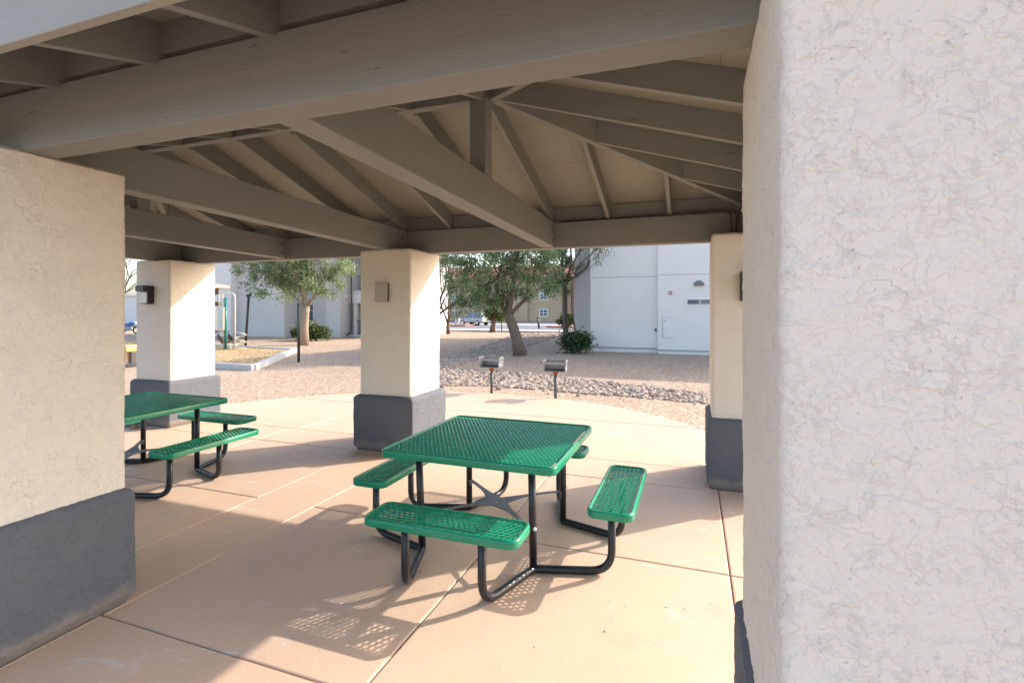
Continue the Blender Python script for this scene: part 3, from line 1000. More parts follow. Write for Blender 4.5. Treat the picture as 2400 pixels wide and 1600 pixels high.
# right elm
D = 19.26
b0 = pos(1219, 831, D); b0.z = ground_z(b0.x, b0.y)
blob = blobs_px([(1075, 625, 50, 48, .3), (1120, 600, 60, 45, -.4), (1180, 590, 65, 45, .4), (1240, 605, 60, 50, -.2), (1290, 615, 45, 50, .5), (1130, 665, 60, 38, -.4), (1200, 650, 55, 38, .6), (1255, 668, 50, 35, -.5), (1090, 690, 50, 32, .4), (1135, 705, 40, 24, -.3), (1180, 540, 120, 45, 0), (1070, 725, 30, 20, .4), (1110, 720, 24, 18, -.2), (1060, 590, 35, 40, -.6), (1165, 692, 42, 26, -.2), (1228, 702, 36, 16, .2), (1120, 690, 46, 30, .8)], D)
leafy_tree('elm_tree', 'green elm with a thick leaning grey trunk forking low behind the grills', b0, [b0, pos(1213, 800, D), pos(1202, 765, D), pos(1193, 742, D), pos(1190, 735, D)], .23,
    [((-.75, .1, 1), 1.3, .10), ((.2, -.2, 1), 1.4, .11), ((.8, .1, .8), 1.3, .085), ((-.15, .5, 1), 1.2, .08)], blob, 28000, LEAF, BARK, 'leafy trees on the gravel', (.036, .064), 30)
# slim tree beside the right building
D = 26.0
b0 = pos(1327, 800, D); b0.z = ground_z(b0.x, b0.y)
blob = blobs_px([(1310, 640, 36, 30, 0), (1325, 675, 26, 22, .4), (1295, 668, 30, 22, -.4), (1335, 620, 22, 25, .3), (1300, 600, 40, 30, .3)], D)
leafy_tree('slim_tree', 'slim dark tree with sparse leaves and spreading bare limbs by the right building', b0, [b0, pos(1326, 770, D), pos(1324, 735, D), pos(1324, 690, D), pos(1322, 660, D)], .16,
    [((-.9, 0, .35), 1.6, .07), ((.9, 0, .5), 1.4, .06), ((-.2, .3, 1), 1.6, .08), ((.7, -.6, .9), 2.4, .07)], blob, 6000, LEAF, BARK, 'leafy trees on the gravel', (.04, .07), 10)
# bare limbs reaching in front of the right building
def bare_tree(label, base_px, depth, trunk_px, tr, forks, depthn=3, leaves=0, spread=.55):
    b = pos(*base_px, depth); b.z = ground_z(b.x, b.y)
    t = thing('bare_tree', label, 'tree', b, 'bare winter trees')
    m = MB(); tips = []
    tp = [b] + [pos(x, y, depth) for x, y in trunk_px]
    m.tube(tp, [tr*(1.15 - .4*i/len(tp)) for i in range(len(tp))], 10)
    for d, L, r in forks:
        limb(m, tp[-1] - Vector((0, 0, .05)), Vector(d).normalized(), L, r, depthn, tips, spread, .2, 3)
    m.build('trunk', BARE, t, smooth=True)
    c = MB()
    for pts in tips:
        for k in range(leaves):
            p = random.choice(pts) + Vector((random.gauss(0, .08), random.gauss(0, .08), random.gauss(0, .08)))
            leaf(c, p, random.uniform(.03, .05), random.random()*.5)
    if leaves: c.build('crown', LEAF, t)
    return t
bare_tree('bare twiggy tree reaching in front of the right building wall', (1345, 800), 19.9, [(1348, 770), (1340, 720), (1341, 660), (1352, 625)], .03,
    [((.9, 0, .75), 1.1, .018), ((.8, -.1, .25), .8, .010), ((1, .2, -.1), .7, .008)], 3, 5, .6)
bare_tree('bare tree with a low slanting limb just behind the middle column', (1018, 800), 22.0, [(1018, 760), (1022, 738)], .14,
    [((.85, .2, .62), 1.5, .055), ((.3, 0, 1), 1.7, .06), ((-.4, .2, 1), 1.5, .05), ((.7, -.1, 1), 1.5, .04)], 3, 1)
bare_tree('small bare multi stemmed tree at the corner of the white building', (1050, 770), 38.0, [(1050, 762)], .14,
    [((-.3, 0, 1), 1.3, .09), ((.3, 0, 1), 1.3, .09), ((.05, .1, 1), 1.3, .07)], 3, 0, .4)
bare_tree('tall bare tree seen in the gap left of the far left column', (262, 800), 30, [(260, 760), (258, 715)], .15,
    [((.5, 0, 1), 2.2, .05), ((.8, .2, .7), 2.0, .045), ((-.3, .2, 1), 2.0, .05), ((.9, 0, .35), 1.6, .035), ((.3, .4, 1), 2.4, .05)], 4, 0)
# small evergreen
D = 52.0
b0 = pos(1154, 777, D); b0.z = ground_z(b0.x, b0.y)
blob = blobs_px([(1160, 742, 24, 12, 0), (1150, 732, 18, 10, .2), (1172, 735, 18, 12, -.2), (1160, 724, 14, 10, 0), (1140, 740, 14, 8, .3)], D)
leafy_tree('juniper_tree', 'small yellowish green juniper tree standing by the road kerb', b0, [b0, pos(1155, 765, D), pos(1158, 750, D)], .30,
    [((-.6, 0, .7), 1.2, .14), ((.6, 0, .7), 1.2, .14), ((0, 0, 1), 1.2, .14)], blob, 3200, LEAFY, BARE, 'leafy trees on the gravel', (.06, .13))

def shrub(name, label, base, blobs, count, leafm, s, stems=6, group='shrubs by the buildings'):
    t = thing(name, label, 'shrub', base, group)
    m = MB(); base = Vector(base)
    for k in range(stems):
        a = 2*PI*k/stems
        m.tube([base + Vector((0, 0, -.03)), base + Vector((math.cos(a)*.25, math.sin(a)*.2, .3)), base + Vector((math.cos(a)*.5, math.sin(a)*.4, .55))], [.02, .015, .008], 5)
    m.build('stems', BARE, t)
    c = MB(); blob_leaves(c, blobs, count, *s, shell=.35); c.build('foliage', leafm, t)
    return t
def base_px(px, py, d):
    b = pos(px, py, d); b.z = ground_z(b.x, b.y); return b
shrub('shrub', 'low olive green spreading shrub beside the elm by the left building', base_px(742, 796, 28.5), blobs_px([(712, 779, 18, 15, 0), (735, 777, 22, 15, -.2), (754, 783, 15, 9, -.3), (696, 782, 10, 13, .2), (728, 766, 14, 9, .1)], 28.5), 4200, LEAFS, (.05, .10))
shrub('shrub', 'dark green dense round shrub at the corner of the right building', base_px(1348, 822, 20.2), blobs_px([(1333, 804, 15, 14, 0), (1352, 801, 18, 17, -.1), (1368, 803, 11, 14, .1), (1347, 790, 12, 8, .1)], 20.2), 3400, LEAFD, (.035, .075))
shrub('hedge_bush', 'bright yellowish green clipped bush beyond the road by the slim tree', base_px(1330, 768, 57), blobs_px([(1322, 752, 15, 12, 0), (1338, 748, 12, 15, .5), (1310, 756, 6, 8, 0), (1350, 752, 10, 14, .3)], 57), 3000, LEAFY, (.08, .16))

# ------------------------------------------------------------------ buildings
WALLG = simple('grey_painted_stucco', (.79, .755, .70), .9, var=.05, vscale=1.2, bmp=.35, bscale=70, bd=.006)
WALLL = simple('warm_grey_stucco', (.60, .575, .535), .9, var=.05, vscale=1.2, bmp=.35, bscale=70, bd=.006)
WALLW = simple('white_stucco', (.70, .69, .67), .9, var=.05, vscale=1.2)
WALLT = simple('tan_stucco', (.50, .37, .235), .9, var=.07, vscale=.6)
TRIM = simple('grey_trim', (.36, .37, .38), .7)
SEAM = simple('reveal_strip', (.30, .31, .32), .7)
ROOFR = simple('red_clay_tile', (.42, .17, .11), .85, var=.25, vscale=2.5, bmp=.8, bscale=9, bd=.05)
ROOFD = simple('brown_shingle', (.13, .11, .10), .9, var=.25, vscale=8)
FRAME = simple('white_frame', (.78, .78, .77), .4)
SHADOWW = simple('porch_shade_brown', (.10, .075, .055), .8)  # dark brown puts the porch's shade into its back wall colour
RAIL = simple('dark_railing', (.03, .035, .035), .5)
def glass_mat():
    m, nt, b = new_mat('window_glass')
    n = noi(nt, coords(nt, rnd=True), 1.5, 2)
    nt.links.new(mixc(nt, n, (.05, .07, .10), (.12, .15, .19)), b.inputs['Base Color'])
    b.inputs['Roughness'].default_value = .06; b.inputs['Specular IOR Level'].default_value = .8
    return m
GLASS = glass_mat()

def window(parent, x0, x1, z0, z1, y, fr=.05, mull=True, cross=False, sill=False):
    """window in a wall that faces -y at y"""
    m = MB(); d0, d1 = y - .035, y - .001
    m.box((x0, d0, z0), (x0+fr, d1, z1)); m.box((x1-fr, d0, z0), (x1, d1, z1))
    m.box((x0+fr, d0, z0), (x1-fr, d1, z0+fr)); m.box((x0+fr, d0, z1-fr), (x1-fr, d1, z1))
    if mull: xm = (x0+x1)/2; m.box((xm-fr*.4, d0+.004, z0+fr), (xm+fr*.4, d1, z1-fr))
    if cross: zm = (z0+z1)/2; m.box((x0+fr, d0+.006, zm-fr*.3), (x1-fr, d1, zm+fr*.3))
    w = m.build('window', FRAME, parent)
    m = MB(); m.box((x0+fr, y-.018, z0+fr), (x1-fr, y-.002, z1-fr)); m.build('pane', GLASS, w)
    if sill:
        m = MB(); m.box((x0-.08, y-.12, z0-.12), (x1+.08, y-.001, z0-.002)); m.build('sill', WALLW, w)
    return w

# right building
bR = thing('grey_building', 'two storey pale grey stucco building behind the grills at right', 'building', (-1, 22, 0))
y1, y2 = 21.15, 20.85
xa, xb = -4.10, -1.335
m = MB(); m.box((xa, y1, .16), (xb + .3, 34, 6.2)); m.box((xa + .02, y1 + .02, -.1), (xb + .3, 33.9, .16)); m.build('wall', WALLG, bR, bevel=.02)
m = MB(); m.box((xb, y2, .13), (9, 33.95, 6.2)); m.box((xb + .02, y2 + .02, -.1), (8.9, 33.9, .13)); m.build('wall', WALLG, bR, bevel=.02)
m = MB(); m.box((-5.75, 25.4, .16), (xa - .001, 33.9, 6.2)); m.box((-5.73, 25.42, -.1), (xa - .02, 33.8, .16)); m.build('wall', WALLL, bR, bevel=.02)
m = MB(); m.box((xa - .015, y1 - .018, .12), (xb - .002, y1 - .001, .165)); m.box((xb - .015, y2 - .018, .09), (9, y2 - .001, .135)); m.build('weep_strip', TRIM, bR)
m = MB(); m.box((xa + .05, y1 - .004, 3.055), (xb - .002, y1 - .001, 3.075)); m.box((xb + .03, y2 - .004, 3.09), (9, y2 - .001, 3.11)); m.build('reveal_strip', SEAM, bR)
m = MB(); m.box((-6.2, y2 - .4, 6.2), (9.4, 34.4, 6.5)); m.build('roof', ROOFD, bR)
zz = lambda py, d: EYE + (CY - py)/FPX*d
DB = 20.3
def bx(px, y):   # x on a wall plane y seen at photo column px
    s = (px - CX)/FPX; d = FW + RT*s; return d.x/d.y*y
def bz(py, px, y):
    s = (px - CX)/FPX; d = FW + RT*s; return EYE + (CY-py)/FPX*(y/d.y)
window(bR, bx(1609, y2), bx(1609, y2) + 1.0, bz(715, 1630, y2), bz(700, 1630, y2), y2, .035)
m = MB(); x0, x1, z0, z1 = bx(1554, y2), bx(1579, y2), bz(791, 1565, y2), bz(744, 1565, y2)
m.box((x0, y2 - .018, z0), (x1, y2 - .001, z1)); pn = m.build('access_panel', WALLG, bR, bevel=.004)
m = MB(); m.box((x0 - .02, y2 - .010, z0 - .02), (x0 - .001, y2 - .001, z1 + .02)); m.box((x0, y2 - .010, z1 + .001), (x1, y2 - .001, z1 + .012)); m.box((x0, y2 - .010, z0 - .012), (x1, y2 - .001, z0 - .001)); m.build('panel_frame', TRIM, pn)
m = MB(); m.box((x0 + .02, y2 - .028, z1 - .15), (x0 + .12, y2 - .019, z1 - .12)); m.build('latch', TRIM, pn)
m = MB(); m.box((x0 + .02, y2 - .026, z0 + .11), (x0 + .06, y2 - .019, z0 + .13)); m.build('hinge', TRIM, pn)
def disc_front(mb, c, r, d, n=20):
    mb.tube([c, c + Vector((0, -d*.6, 0)), c + Vector((0, -d, 0))], [r, r, r*.75], n)
ax, az = bx(1571, y2), bz(686, 1571, y2)
al = thing('fire_alarm', 'round red and white alarm light on the right grey building', 'alarm light', (ax, y2, az))
m = MB(); disc_front(m, Vector((ax, y2 - .002, az)), .075, .05); m.build('bell', simple('alarm_red', (.45, .10, .06), .4), al, smooth=False)
m = MB(); disc_front(m, Vector((ax, y2 - .053, az)), .035, .04); m.build('lens', WHITE, al)
lx, lz = bx(1638, y2), bz(669, 1638, y2)
lt = thing('dome_light', 'grey half dome wall light high on the right building', 'wall light', (lx, y2, lz))
m = MB(); loops = []
for k in range(9):
    a = PI/2 * k/8
    loops.append([(lx + .20*math.cos(b)*math.cos(a), y2 - .005 - .16*max(0, math.sin(b))*math.cos(a), lz + .20*math.sin(a)) for b in [PI*j/16 for j in range(17)]])
m.loft([[*l] for l in loops]); m.build('shade', simple('grey_light_shade', (.16, .17, .17), .5), lt, smooth=True)
m = MB(); m.box((lx-.12, y2-.10, lz-.035), (lx+.12, y2-.02, lz-.003)); m.build('lens', WHITE, lt)
ux, uz = bx(1537, y1), bz(772, 1539, y1)
m = MB(); m.box((ux-.035, y1-.07, uz-.035), (ux+.035, y1-.001, uz+.035))
m.tube([Vector((ux, y1-.03, uz-.035)), Vector((ux, y1-.03, uz-.12))], .012, 6)
tag(m.build('outlet_box', BRONZE, bevel=.005), 'small dark outlet box in the wall corner of the right building', 'outlet box')

# left building
bL = thing('apartment_building', 'two storey warm grey apartment building behind the left elm', 'building', (-25, 28, 0))
Y1, Y2, Y3 = 25.3, 27.1, 26.5
cx1 = bx(666, Y1); xl0 = bx(430, 24.8)
xm = bx(556, Y1)
m = MB(); m.box((xm, Y1, -.1), (cx1, 40, 6.6)); m.build('wall', WALLL, bL, bevel=.02)
m = MB(); m.box((xl0, Y1 - .5, -.1), (xm - .001, 40, 6.6)); m.build('wall', WALLG, bL, bevel=.02)
cx2 = bx(763, Y3); cx3 = bx(797, Y3)
m = MB(); m.box((cx1 + .001, Y2, -.1), (cx2 - .001, 39.9, 6.6)); m.build('wall', WALLL, bL)
m = MB(); m.box((cx2, Y3, .12), (cx3, 39.9, 6.6)); m.box((cx2 + .02, Y3 + .02, -.1), (cx3 - .02, 39.8, .12)); m.build('wall', WALLL, bL, bevel=.02)
window(bL, bx(702, Y2), bx(736, Y2), bz(754, 720, Y2), bz(700, 720, Y2), Y2, .06, True, True, True)
window(bL, bx(702, Y2), bx(736, Y2), bz(754, 720, Y2) + 2.9, bz(700, 720, Y2) + 2.9, Y2, .06, True, True, True)
# porch with posts, slab and railing at the right end
Y4 = 27.6; xe = cx3 + 4.4
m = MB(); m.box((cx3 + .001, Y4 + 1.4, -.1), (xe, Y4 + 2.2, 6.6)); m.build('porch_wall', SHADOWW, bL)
m = MB(); m.box((cx3 + .001, Y4 - .2, 2.12), (xe, Y4 + 1.39, 2.75)); m.box((cx3 + .001, Y4 - .1, 2.76), (xe, Y4 + .1, 2.95)); m.box((cx3+.001, Y4-.2, -.1), (xe, Y4+1.39, .06)); m.build('balcony', WALLW, bL, bevel=.01)
for x in (cx3 + .42, cx3 + 3.0, xe - .2):
    m = MB(); m.box((x-.10, Y4 - .15, .061), (x+.10, Y4 + .05, 2.119)); m.build('porch_post', WALLW, bL)
for zb in (.06, 2.95):
    m = MB()
    m.box((cx3 + .52, Y4 - .06, zb + .9), (xe, Y4 - .02, zb + .95)); m.box((cx3 + .52, Y4 - .06, zb + .08), (xe, Y4 - .02, zb + .11))
    x = cx3 + .6
    while x < xe: m.box((x, Y4 - .05, zb + .11), (x + .02, Y4 - .03, zb + .9)); x += .13
    m.build('railing', RAIL, bL)
xd = cx3 + .22
m = MB(); m.tube(fillet([(xd, Y4 - .26, 6.3), (xd, Y4 - .26, .3), (xd - .15, Y4 - .5, .05)], .08, 4), .05, 8); m.build('downspout', simple('brown_downspout', (.12, .075, .055), .6), bL, smooth=True)
m = MB(); m.box((xl0 - .3, Y1 - .9, 6.6), (xe + .3, 40.3, 6.9)); m.build('roof', ROOFD, bL)

# white building beyond: its sunlit end wall faces +x
YW = 39.5
xw = bx(1051, YW)
bW = thing('white_building', 'sunlit white stucco building end seen right of the middle column', 'building', (xw, YW, -.2))
m = MB(); m.box((xw - 9, 31.5, -.8), (xw, YW, 7.5)); m.build('wall', WALLW, bW, bevel=.03)
m = MB(); m.box((xw - 9.4, 31.1, 7.5), (xw + .4, YW + .4, 7.9)); m.build('roof', ROOFR, bW)
window(bW, xw - 4.2, xw - 2.8, 1.0, 2.4, 31.5, .07)
window(bW, xw - 4.2, xw - 2.8, 4.0, 5.4, 31.5, .07)
# white low building far left
bV = thing('white_building', 'long sunlit white building far off left of the far left column', 'building', (-75, 46, -.6))
m = MB(); m.box((-110, 50, -.7), (-60, 62, 3.6)); m.build('wall', WALLW, bV)
m = MB(); m.box((-110.4, 49.7, 3.6), (-59.6, 62.3, 3.9)); m.build('parapet', WALLW, bV)
for k in range(7): window(bV, -106 + k*6.5, -104 + k*6.5, .9, 2.3, 50, .12)

# tan apartment block across the road
YT = 95.0
bT = thing('tan_apartment_block', 'long tan apartment block with red tile roof across the road', 'building', (-20, YT, -.6))
xt0 = bx(1020, YT); xt1 = bx(1400, YT)
m = MB(); m.box((xt0 - 10, YT, -.7), (xt1 + 8, YT + 14, 8.0)); m.build('wall', WALLT, bT)
WALLT2 = simple('brick_red_stucco', (.33, .16, .12), .9, var=.1)
x0, x1 = bx(1338, YT - 2), bx(1352, YT - 2)
m = MB(); m.box((x0, YT - 2, -.7), (x1 + 3, YT - .001, 7.6)); m.build('stair_tower', WALLT2, bT)
def hiproof(x0, x1, y0, y1, z0, z1, inset):
    m = MB(); vs = [(x0, y0, z0), (x1, y0, z0), (x1, y1, z0), (x0, y1, z0), (x0+inset, (y0+y1)/2, z1), (x1-inset, (y0+y1)/2, z1)]
    m.add(vs, [(0,3,2,1),(0,1,5,4),(1,2,5),(2,3,4,5),(3,0,4)]); return m
hiproof(xt0 - 11, xt1 + 9, YT - 1, YT + 15, 8.0, 11.0, 7).build('roof', ROOFR, bT)
for pxa, pxb, pa, pb_ in ((1054, 1067, 742, 727), (1054, 1067, 705, 690), (1264, 1284, 742, 724), (1264, 1284, 703, 686), (1160, 1178, 742, 724), (1160, 1178, 703, 686), (1110, 1124, 703, 688), (1215, 1230, 703, 688)):
    window(bT, bx(pxa, YT), bx(pxb, YT), bz(pa, pxa, YT), bz(pb_, pxa, YT), YT, .16, True, True)
for pxa in (1228, 1360):
    m = MB(); x = bx(pxa, YT); m.box((x - .9, YT - .5, -.7), (x + .9, YT - .002, 8.0)); m.build('pilaster', WALLT, bT)

# ------------------------------------------------------------------ kerb islands
REDP = simple('red_kerb_paint', (.42, .08, .065), .7, var=.2, vscale=3)
def island(label, pxa, pxb, y0, y1, z=-.52):
    x0, x1 = bx(pxa, y0), bx(pxb, y0)
    t = thing('kerb_island', label, 'kerb', ((x0+x1)/2, y0, z), 'red kerbs along the road')
    n = 10; r = (y1-y0)/2
    arc = [(x0 + r - r*math.sin(PI*k/n), (y0+y1)/2 - r*math.cos(PI*k/n)) for k in range(n+1)]
    poly = [(x1, y0)] + [(x1, y1)] + arc[::-1]
    m = MB(); m.prism(poly, z, z + .17); m.build('kerb', REDP, t, bevel=.02)
    c = [((p[0]-(x0+x1)/2)*.96+(x0+x1)/2, (p[1]-(y0+y1)/2)*.86+(y0+y1)/2) for p in poly]
    m = MB(); m.prism(c, z + .171, z + .185); m.build('fill', GRAVEL, t)
island('red painted kerb island in the road under the slim tree', 1268, 1400, 60, 66)
island('red painted kerb by the white bin at the road', 1010, 1090, 61, 66)
bx0 = bx(1065, 63)
bn = thing('utility_box', 'small white utility box behind the red kerb', 'utility box', (bx0, 64, -.35))
m = MB(); m.box((bx0-.26, 63.8, -.34), (bx0+.26, 64.3, .42)); m.build('cabinet', WHITE, bn, bevel=.03)
m = MB(); m.box((bx0-.29, 63.77, .421), (bx0+.29, 64.33, .47)); m.build('lid', WHITE, bn, bevel=.02)

# parked car (front three quarter, seen from its nose)
def make_car():
    yc = 66.0
    xc = bx(1112, yc)
    t = thing('parked_car', 'silver grey sport utility vehicle parked across the road behind the juniper', 'car', (xc, yc, -.52))
    PAINTC = simple('silver_car_paint', (.36, .37, .39), .28, .4, var=.05)
    TYRE = simple('tyre_rubber', (.015, .015, .015), .85); CH = simple('chrome', (.6, .6, .6), .2, .9); LAMP = simple('headlamp_glass', (.7, .72, .74), .15)
    M = Matrix.Translation((xc, yc, -.52)) @ Matrix.Rotation(R(158), 4, 'Z') @ Matrix.Scale(1.02, 4)
    def put(mb): mb.v = [tuple(M @ Vector(p)) for p in mb.v]; return mb
    L, W = 4.7, .93
    # body section profile along the length (x), nose at +x
    prof = [(-2.35, .55, .95), (-2.3, .42, 1.08), (-1.6, .40, 1.10), (0, .40, 1.08), (.9, .40, 1.06), (1.5, .42, 1.0), (2.1, .45, .93), (2.33, .55, .80)]
    loops = []
    for x, z0, z1 in prof:
        w = W * (1 - .10*max(0, abs(x) - 1.7)/.65)
        loops.append([(x, -w, z0+.08), (x, -w*.92, z0), (x, w*.92, z0), (x, w, z0+.08), (x, w*1.0, z1-.14), (x, w*.9, z1), (x, -w*.9, z1), (x, -w, z1-.14)])
    put(MB().loft(loops)).build('body', PAINTC, t, bevel=.03)
    cab = []
    for x, wz, z in ((-2.25, .80, 1.06), (-2.05, .70, 1.66), (-.9, .70, 1.74), (.15, .69, 1.70), (.95, .80, 1.07)):
        pass
    lo = [(-2.28, -.82, 1.06), (1.0, -.82, 1.05), (1.0, .82, 1.05), (-2.28, .82, 1.06)]; hi = [(-2.02, -.68, 1.70), (.18, -.68, 1.70), (.18, .68, 1.70), (-2.02, .68, 1.70)]
    put(MB().loft([lo, hi])).build('cabin_glass', GLASS, t, bevel=.05)
    rf = MB(); rf.loft([[(-2.06, -.70, 1.69), (.22, -.70, 1.69), (.22, .70, 1.69), (-2.06, .70, 1.69)], [(-1.95, -.62, 1.76), (.08, -.62, 1.76), (.08, .62, 1.76), (-1.95, .62, 1.76)]])
    for s in (-1, 1):
        rf.tube([(.98, s*.80, 1.05), (.17, s*.68, 1.71)], .035, 6); rf.tube([(-.55, s*.82, 1.05), (-.6, s*.69, 1.70)], .04, 6); rf.tube([(-2.28, s*.80, 1.05), (-2.04, s*.68, 1.70)], .05, 6)
    put(rf).build('roof', PAINTC, t)
    for x in (-1.45, 1.45):
        for s in (-1, 1):
            w = MB(); w.tube([(x, s*.72, .36), (x, s*.95, .36)], .36, 22); wh = put(w).build('wheel', TYRE, t, bevel=.03)
            w = MB(); w.tube([(x, s*.951, .36), (x, s*.965, .36)], .22, 16); put(w).build('rim', CH, wh)
    for s in (-1, 1):
        w = MB(); w.box((2.2, s*.78 - .16, .72), (2.36, s*.78 + .1, .90)); put(w).build('headlight', LAMP, t, bevel=.03)
        w = MB(); w.box((.72, s*1.02 - .10, 1.05), (.90, s*1.02 + .10, 1.22)); put(w).build('mirror', PAINTC, t, bevel=.03)
    w = MB(); w.box((2.30, -.55, .62), (2.37, .55, .84)); put(w).build('grille', TYRE, t, bevel=.01)
    w = MB(); w.box((2.26, -.88, .42), (2.42, .88, .58)); put(w).build('bumper', CH, t, bevel=.04)
make_car()

# thin marker post by the kerb, leaning sign post beyond
def rod(name, label, cat, a, b, r, mat, cap=None, group=None, world=True):
    t = thing(name, label, cat, a, group)
    MB().tube([a, b], r, 10).build('shaft', mat, t, smooth=True)
    if cap:
        b = Vector(b); m = MB(); m.tube([b - Vector((0, 0, .05)), b + Vector((0, 0, .05))], cap, 10); m.build('cap', mat, t)
    return t
a = pos(1176, 774, 52); rod('marker_post', 'thin dark post beside the juniper at the kerb', 'post', (a.x, a.y, ground_z(a.x, a.y)), (a.x, a.y, .55), .06, BRONZE, .075)
a = pos(1263.5, 752, 60); b_ = pos(1260, 742, 60); b2 = pos(1263.5, 750, 60)
rod('dark_bollard', 'short tilted dark post across the road below the tan windows', 'post', (a.x, a.y, -.52), tuple(pos(1260.5, 743.5, 60)), .12, BRONZE)

# black posts near the playground
a = at(700, 847); rod('black_post', 'upright black post standing on gravel before the left elm', 'post', (a.x, a.y, -.05), (a.x, a.y, 1.88), .045, BRONZE, .05, 'black posts by the playground')
a = at(575, 812); b_ = pos(583, 694, 23.46)
tl = rod('black_post', 'leaning black post with a cap beside the playground climber', 'post', (a.x, a.y, -.05), tuple(b_), .055, BRONZE, None, 'black posts by the playground')
m = MB(); m.tube([b_ + Vector((-.10, 0, .02)), b_ + Vector((.12, 0, .06))], .07, 10); m.build('cap', BRONZE, tl)

# ------------------------------------------------------------------ playground edging and equipment
kz = .16
k1 = at(597, 862, .0)
edge = [(-27.0, 11.36), (-11.80, 11.02), (-15.45, 16.5)]
kb = MB()
for (p, q) in zip(edge[:-1], edge[1:]):
    kb.timber((p[0], p[1], -.1), (q[0], q[1], -.1), .16, .1 + kz)
kb = kb.build('playground_kerb', CURB, bevel=.02); tag(kb, 'low pale concrete kerb edging the golden playground mulch', 'kerb')
kb2 = MB(); kb2.timber((-15.5, 16.62, -.1), (-27.0, 17.75, -.1), .14, .1 + .12)
tag(kb2.build('playground_kerb', CURB, bevel=.02), 'thin far concrete kerb behind the playground climber', 'kerb')

D = 21.0
BEIGE = simple('beige_powder_coat', (.72, .64, .48), .4, var=.05)
TEAL = simple('green_powder_coat', (.005, .17, .125), .35)
BROWN = simple('brown_deck_coating', (.10, .07, .06), .6)
PEACH = simple('peach_plastic', (.72, .47, .30), .5)
YEL = simple('yellow_tan_plastic', (.62, .40, .14), .5)
pg = thing('playground_structure', 'beige and green climbing playground structure behind the far left column', 'playground', pos(520, 826, D))
def P(px, py, d=0): return pos(px, py, D + d)
m = MB(); m.tube([P(528.5, 827), P(528.5, 697)], .052, 12); m.build('upright_post', TEAL, pg, smooth=True)
m = MB(); m.tube([P(470, 829, .4), P(470, 660, .4)], .052, 12); m.build('upright_post', TEAL, pg, smooth=True)
m = MB(); m.tube(fillet([P(514, 720), P(514, 687), P(551, 687), P(551, 832)], [.09, .2], 6), .025, 10); m.tube([P(522, 688), P(522, 825)], .02, 8); m.build('climber_arch', BEIGE, pg, smooth=True)
sp = [P(551 + 13 - 13*math.cos(a)*1.0, 776 + (a/(2*PI))*17, -.35*math.sin(a)) for a in [2*PI*3*k/60 for k in range(61)]]
m = MB(); m.tube(sp, .018, 8); m.build('spiral_climber', BEIGE, pg, smooth=True)
for xa, xb in ((500, 512.5), (521, 527)):
    m = MB(); p0, p1 = P(xa, 773, -.05), P(xb, 720, -.05)
    m.box((min(p0.x, p1.x), p0.y - .02, p0.z), (max(p0.x, p1.x), p0.y + .02, p1.z)); m.build('side_panel', BEIGE, pg, bevel=.01)
m = MB(); m.tube([P(512, 752), P(522, 752)], .015, 6); m.tube([P(511, 774), P(522, 774)], .015, 6); m.build('rung', BEIGE, pg)
m = MB(); a0, a1 = P(509, 806), P(523, 778); m.box((a0.x - .6, a0.y - .3, a1.z - .02), (P(512, 780).x, a0.y + .6, a1.z + .05)); m.build('deck', BROWN, pg, bevel=.01)
m = MB(); q0, q1, q2 = P(510, 780), P(523, 802), P(543, 804)
for dy in (0, .5): m.timber((q0.x, q0.y + dy, q0.z - .25), (q1.x, q1.y + dy, q1.z - .1), .04, .25)
m.box((q1.x - .08, q1.y, q1.z - .02), (q2.x, q1.y + .55, q1.z + .045)); m.build('stair', BROWN, pg)
m = MB(); m.tube([P(540, 806), P(540, 826)], .022, 8); m.tube([P(521, 806), P(521, 826)], .022, 8); m.build('stair_leg', BEIGE, pg, smooth=True)
pk = P(480, 645, .3)
m = MB(); e = [P(440, 674, 1.2), P(520, 674, -.3), P(520, 674, -.3) + Vector((.5, 1.3, 0)), P(440, 674, 1.2) + Vector((-.2, 1.3, 0))]
c0 = sum(e, Vector()) / 4
x0, x1 = P(445, 674).x, P(519.5, 674).x - .55; y0 = P(519, 674).y; zt0 = P(519, 674).z
m.loft([[(x0, y0 - .6, zt0), (x1, y0 - .6, zt0), (x1, y0 + .9, zt0), (x0, y0 + .9, zt0)], [(x0, y0 - .6, zt0 + .13), (x1, y0 - .6, zt0 + .13), (x1, y0 + .9, zt0 + .13), (x0, y0 + .9, zt0 + .13)], [(x0 + .5, y0 - .1, zt0 + .24), (x1 - .3, y0 - .1, zt0 + .24), (x1 - .3, y0 + .4, zt0 + .24), (x0 + .5, y0 + .4, zt0 + .24)]])
m.build('canopy', PEACH, pg, bevel=.04)
m = MB(); p0 = P(508, 716, .6); m.box((p0.x - .5, p0.y, p0.z - .02), (P(519, 716, .6).x, p0.y + .05, P(519, 707, .6).z)); m.box((p0.x - .5, p0.y, P(512, 690, .6).z), (P(512.5, 690, .6).x, p0.y + .05, P(512, 676, .6).z)); m.build('roof_brace', BROWN, pg)
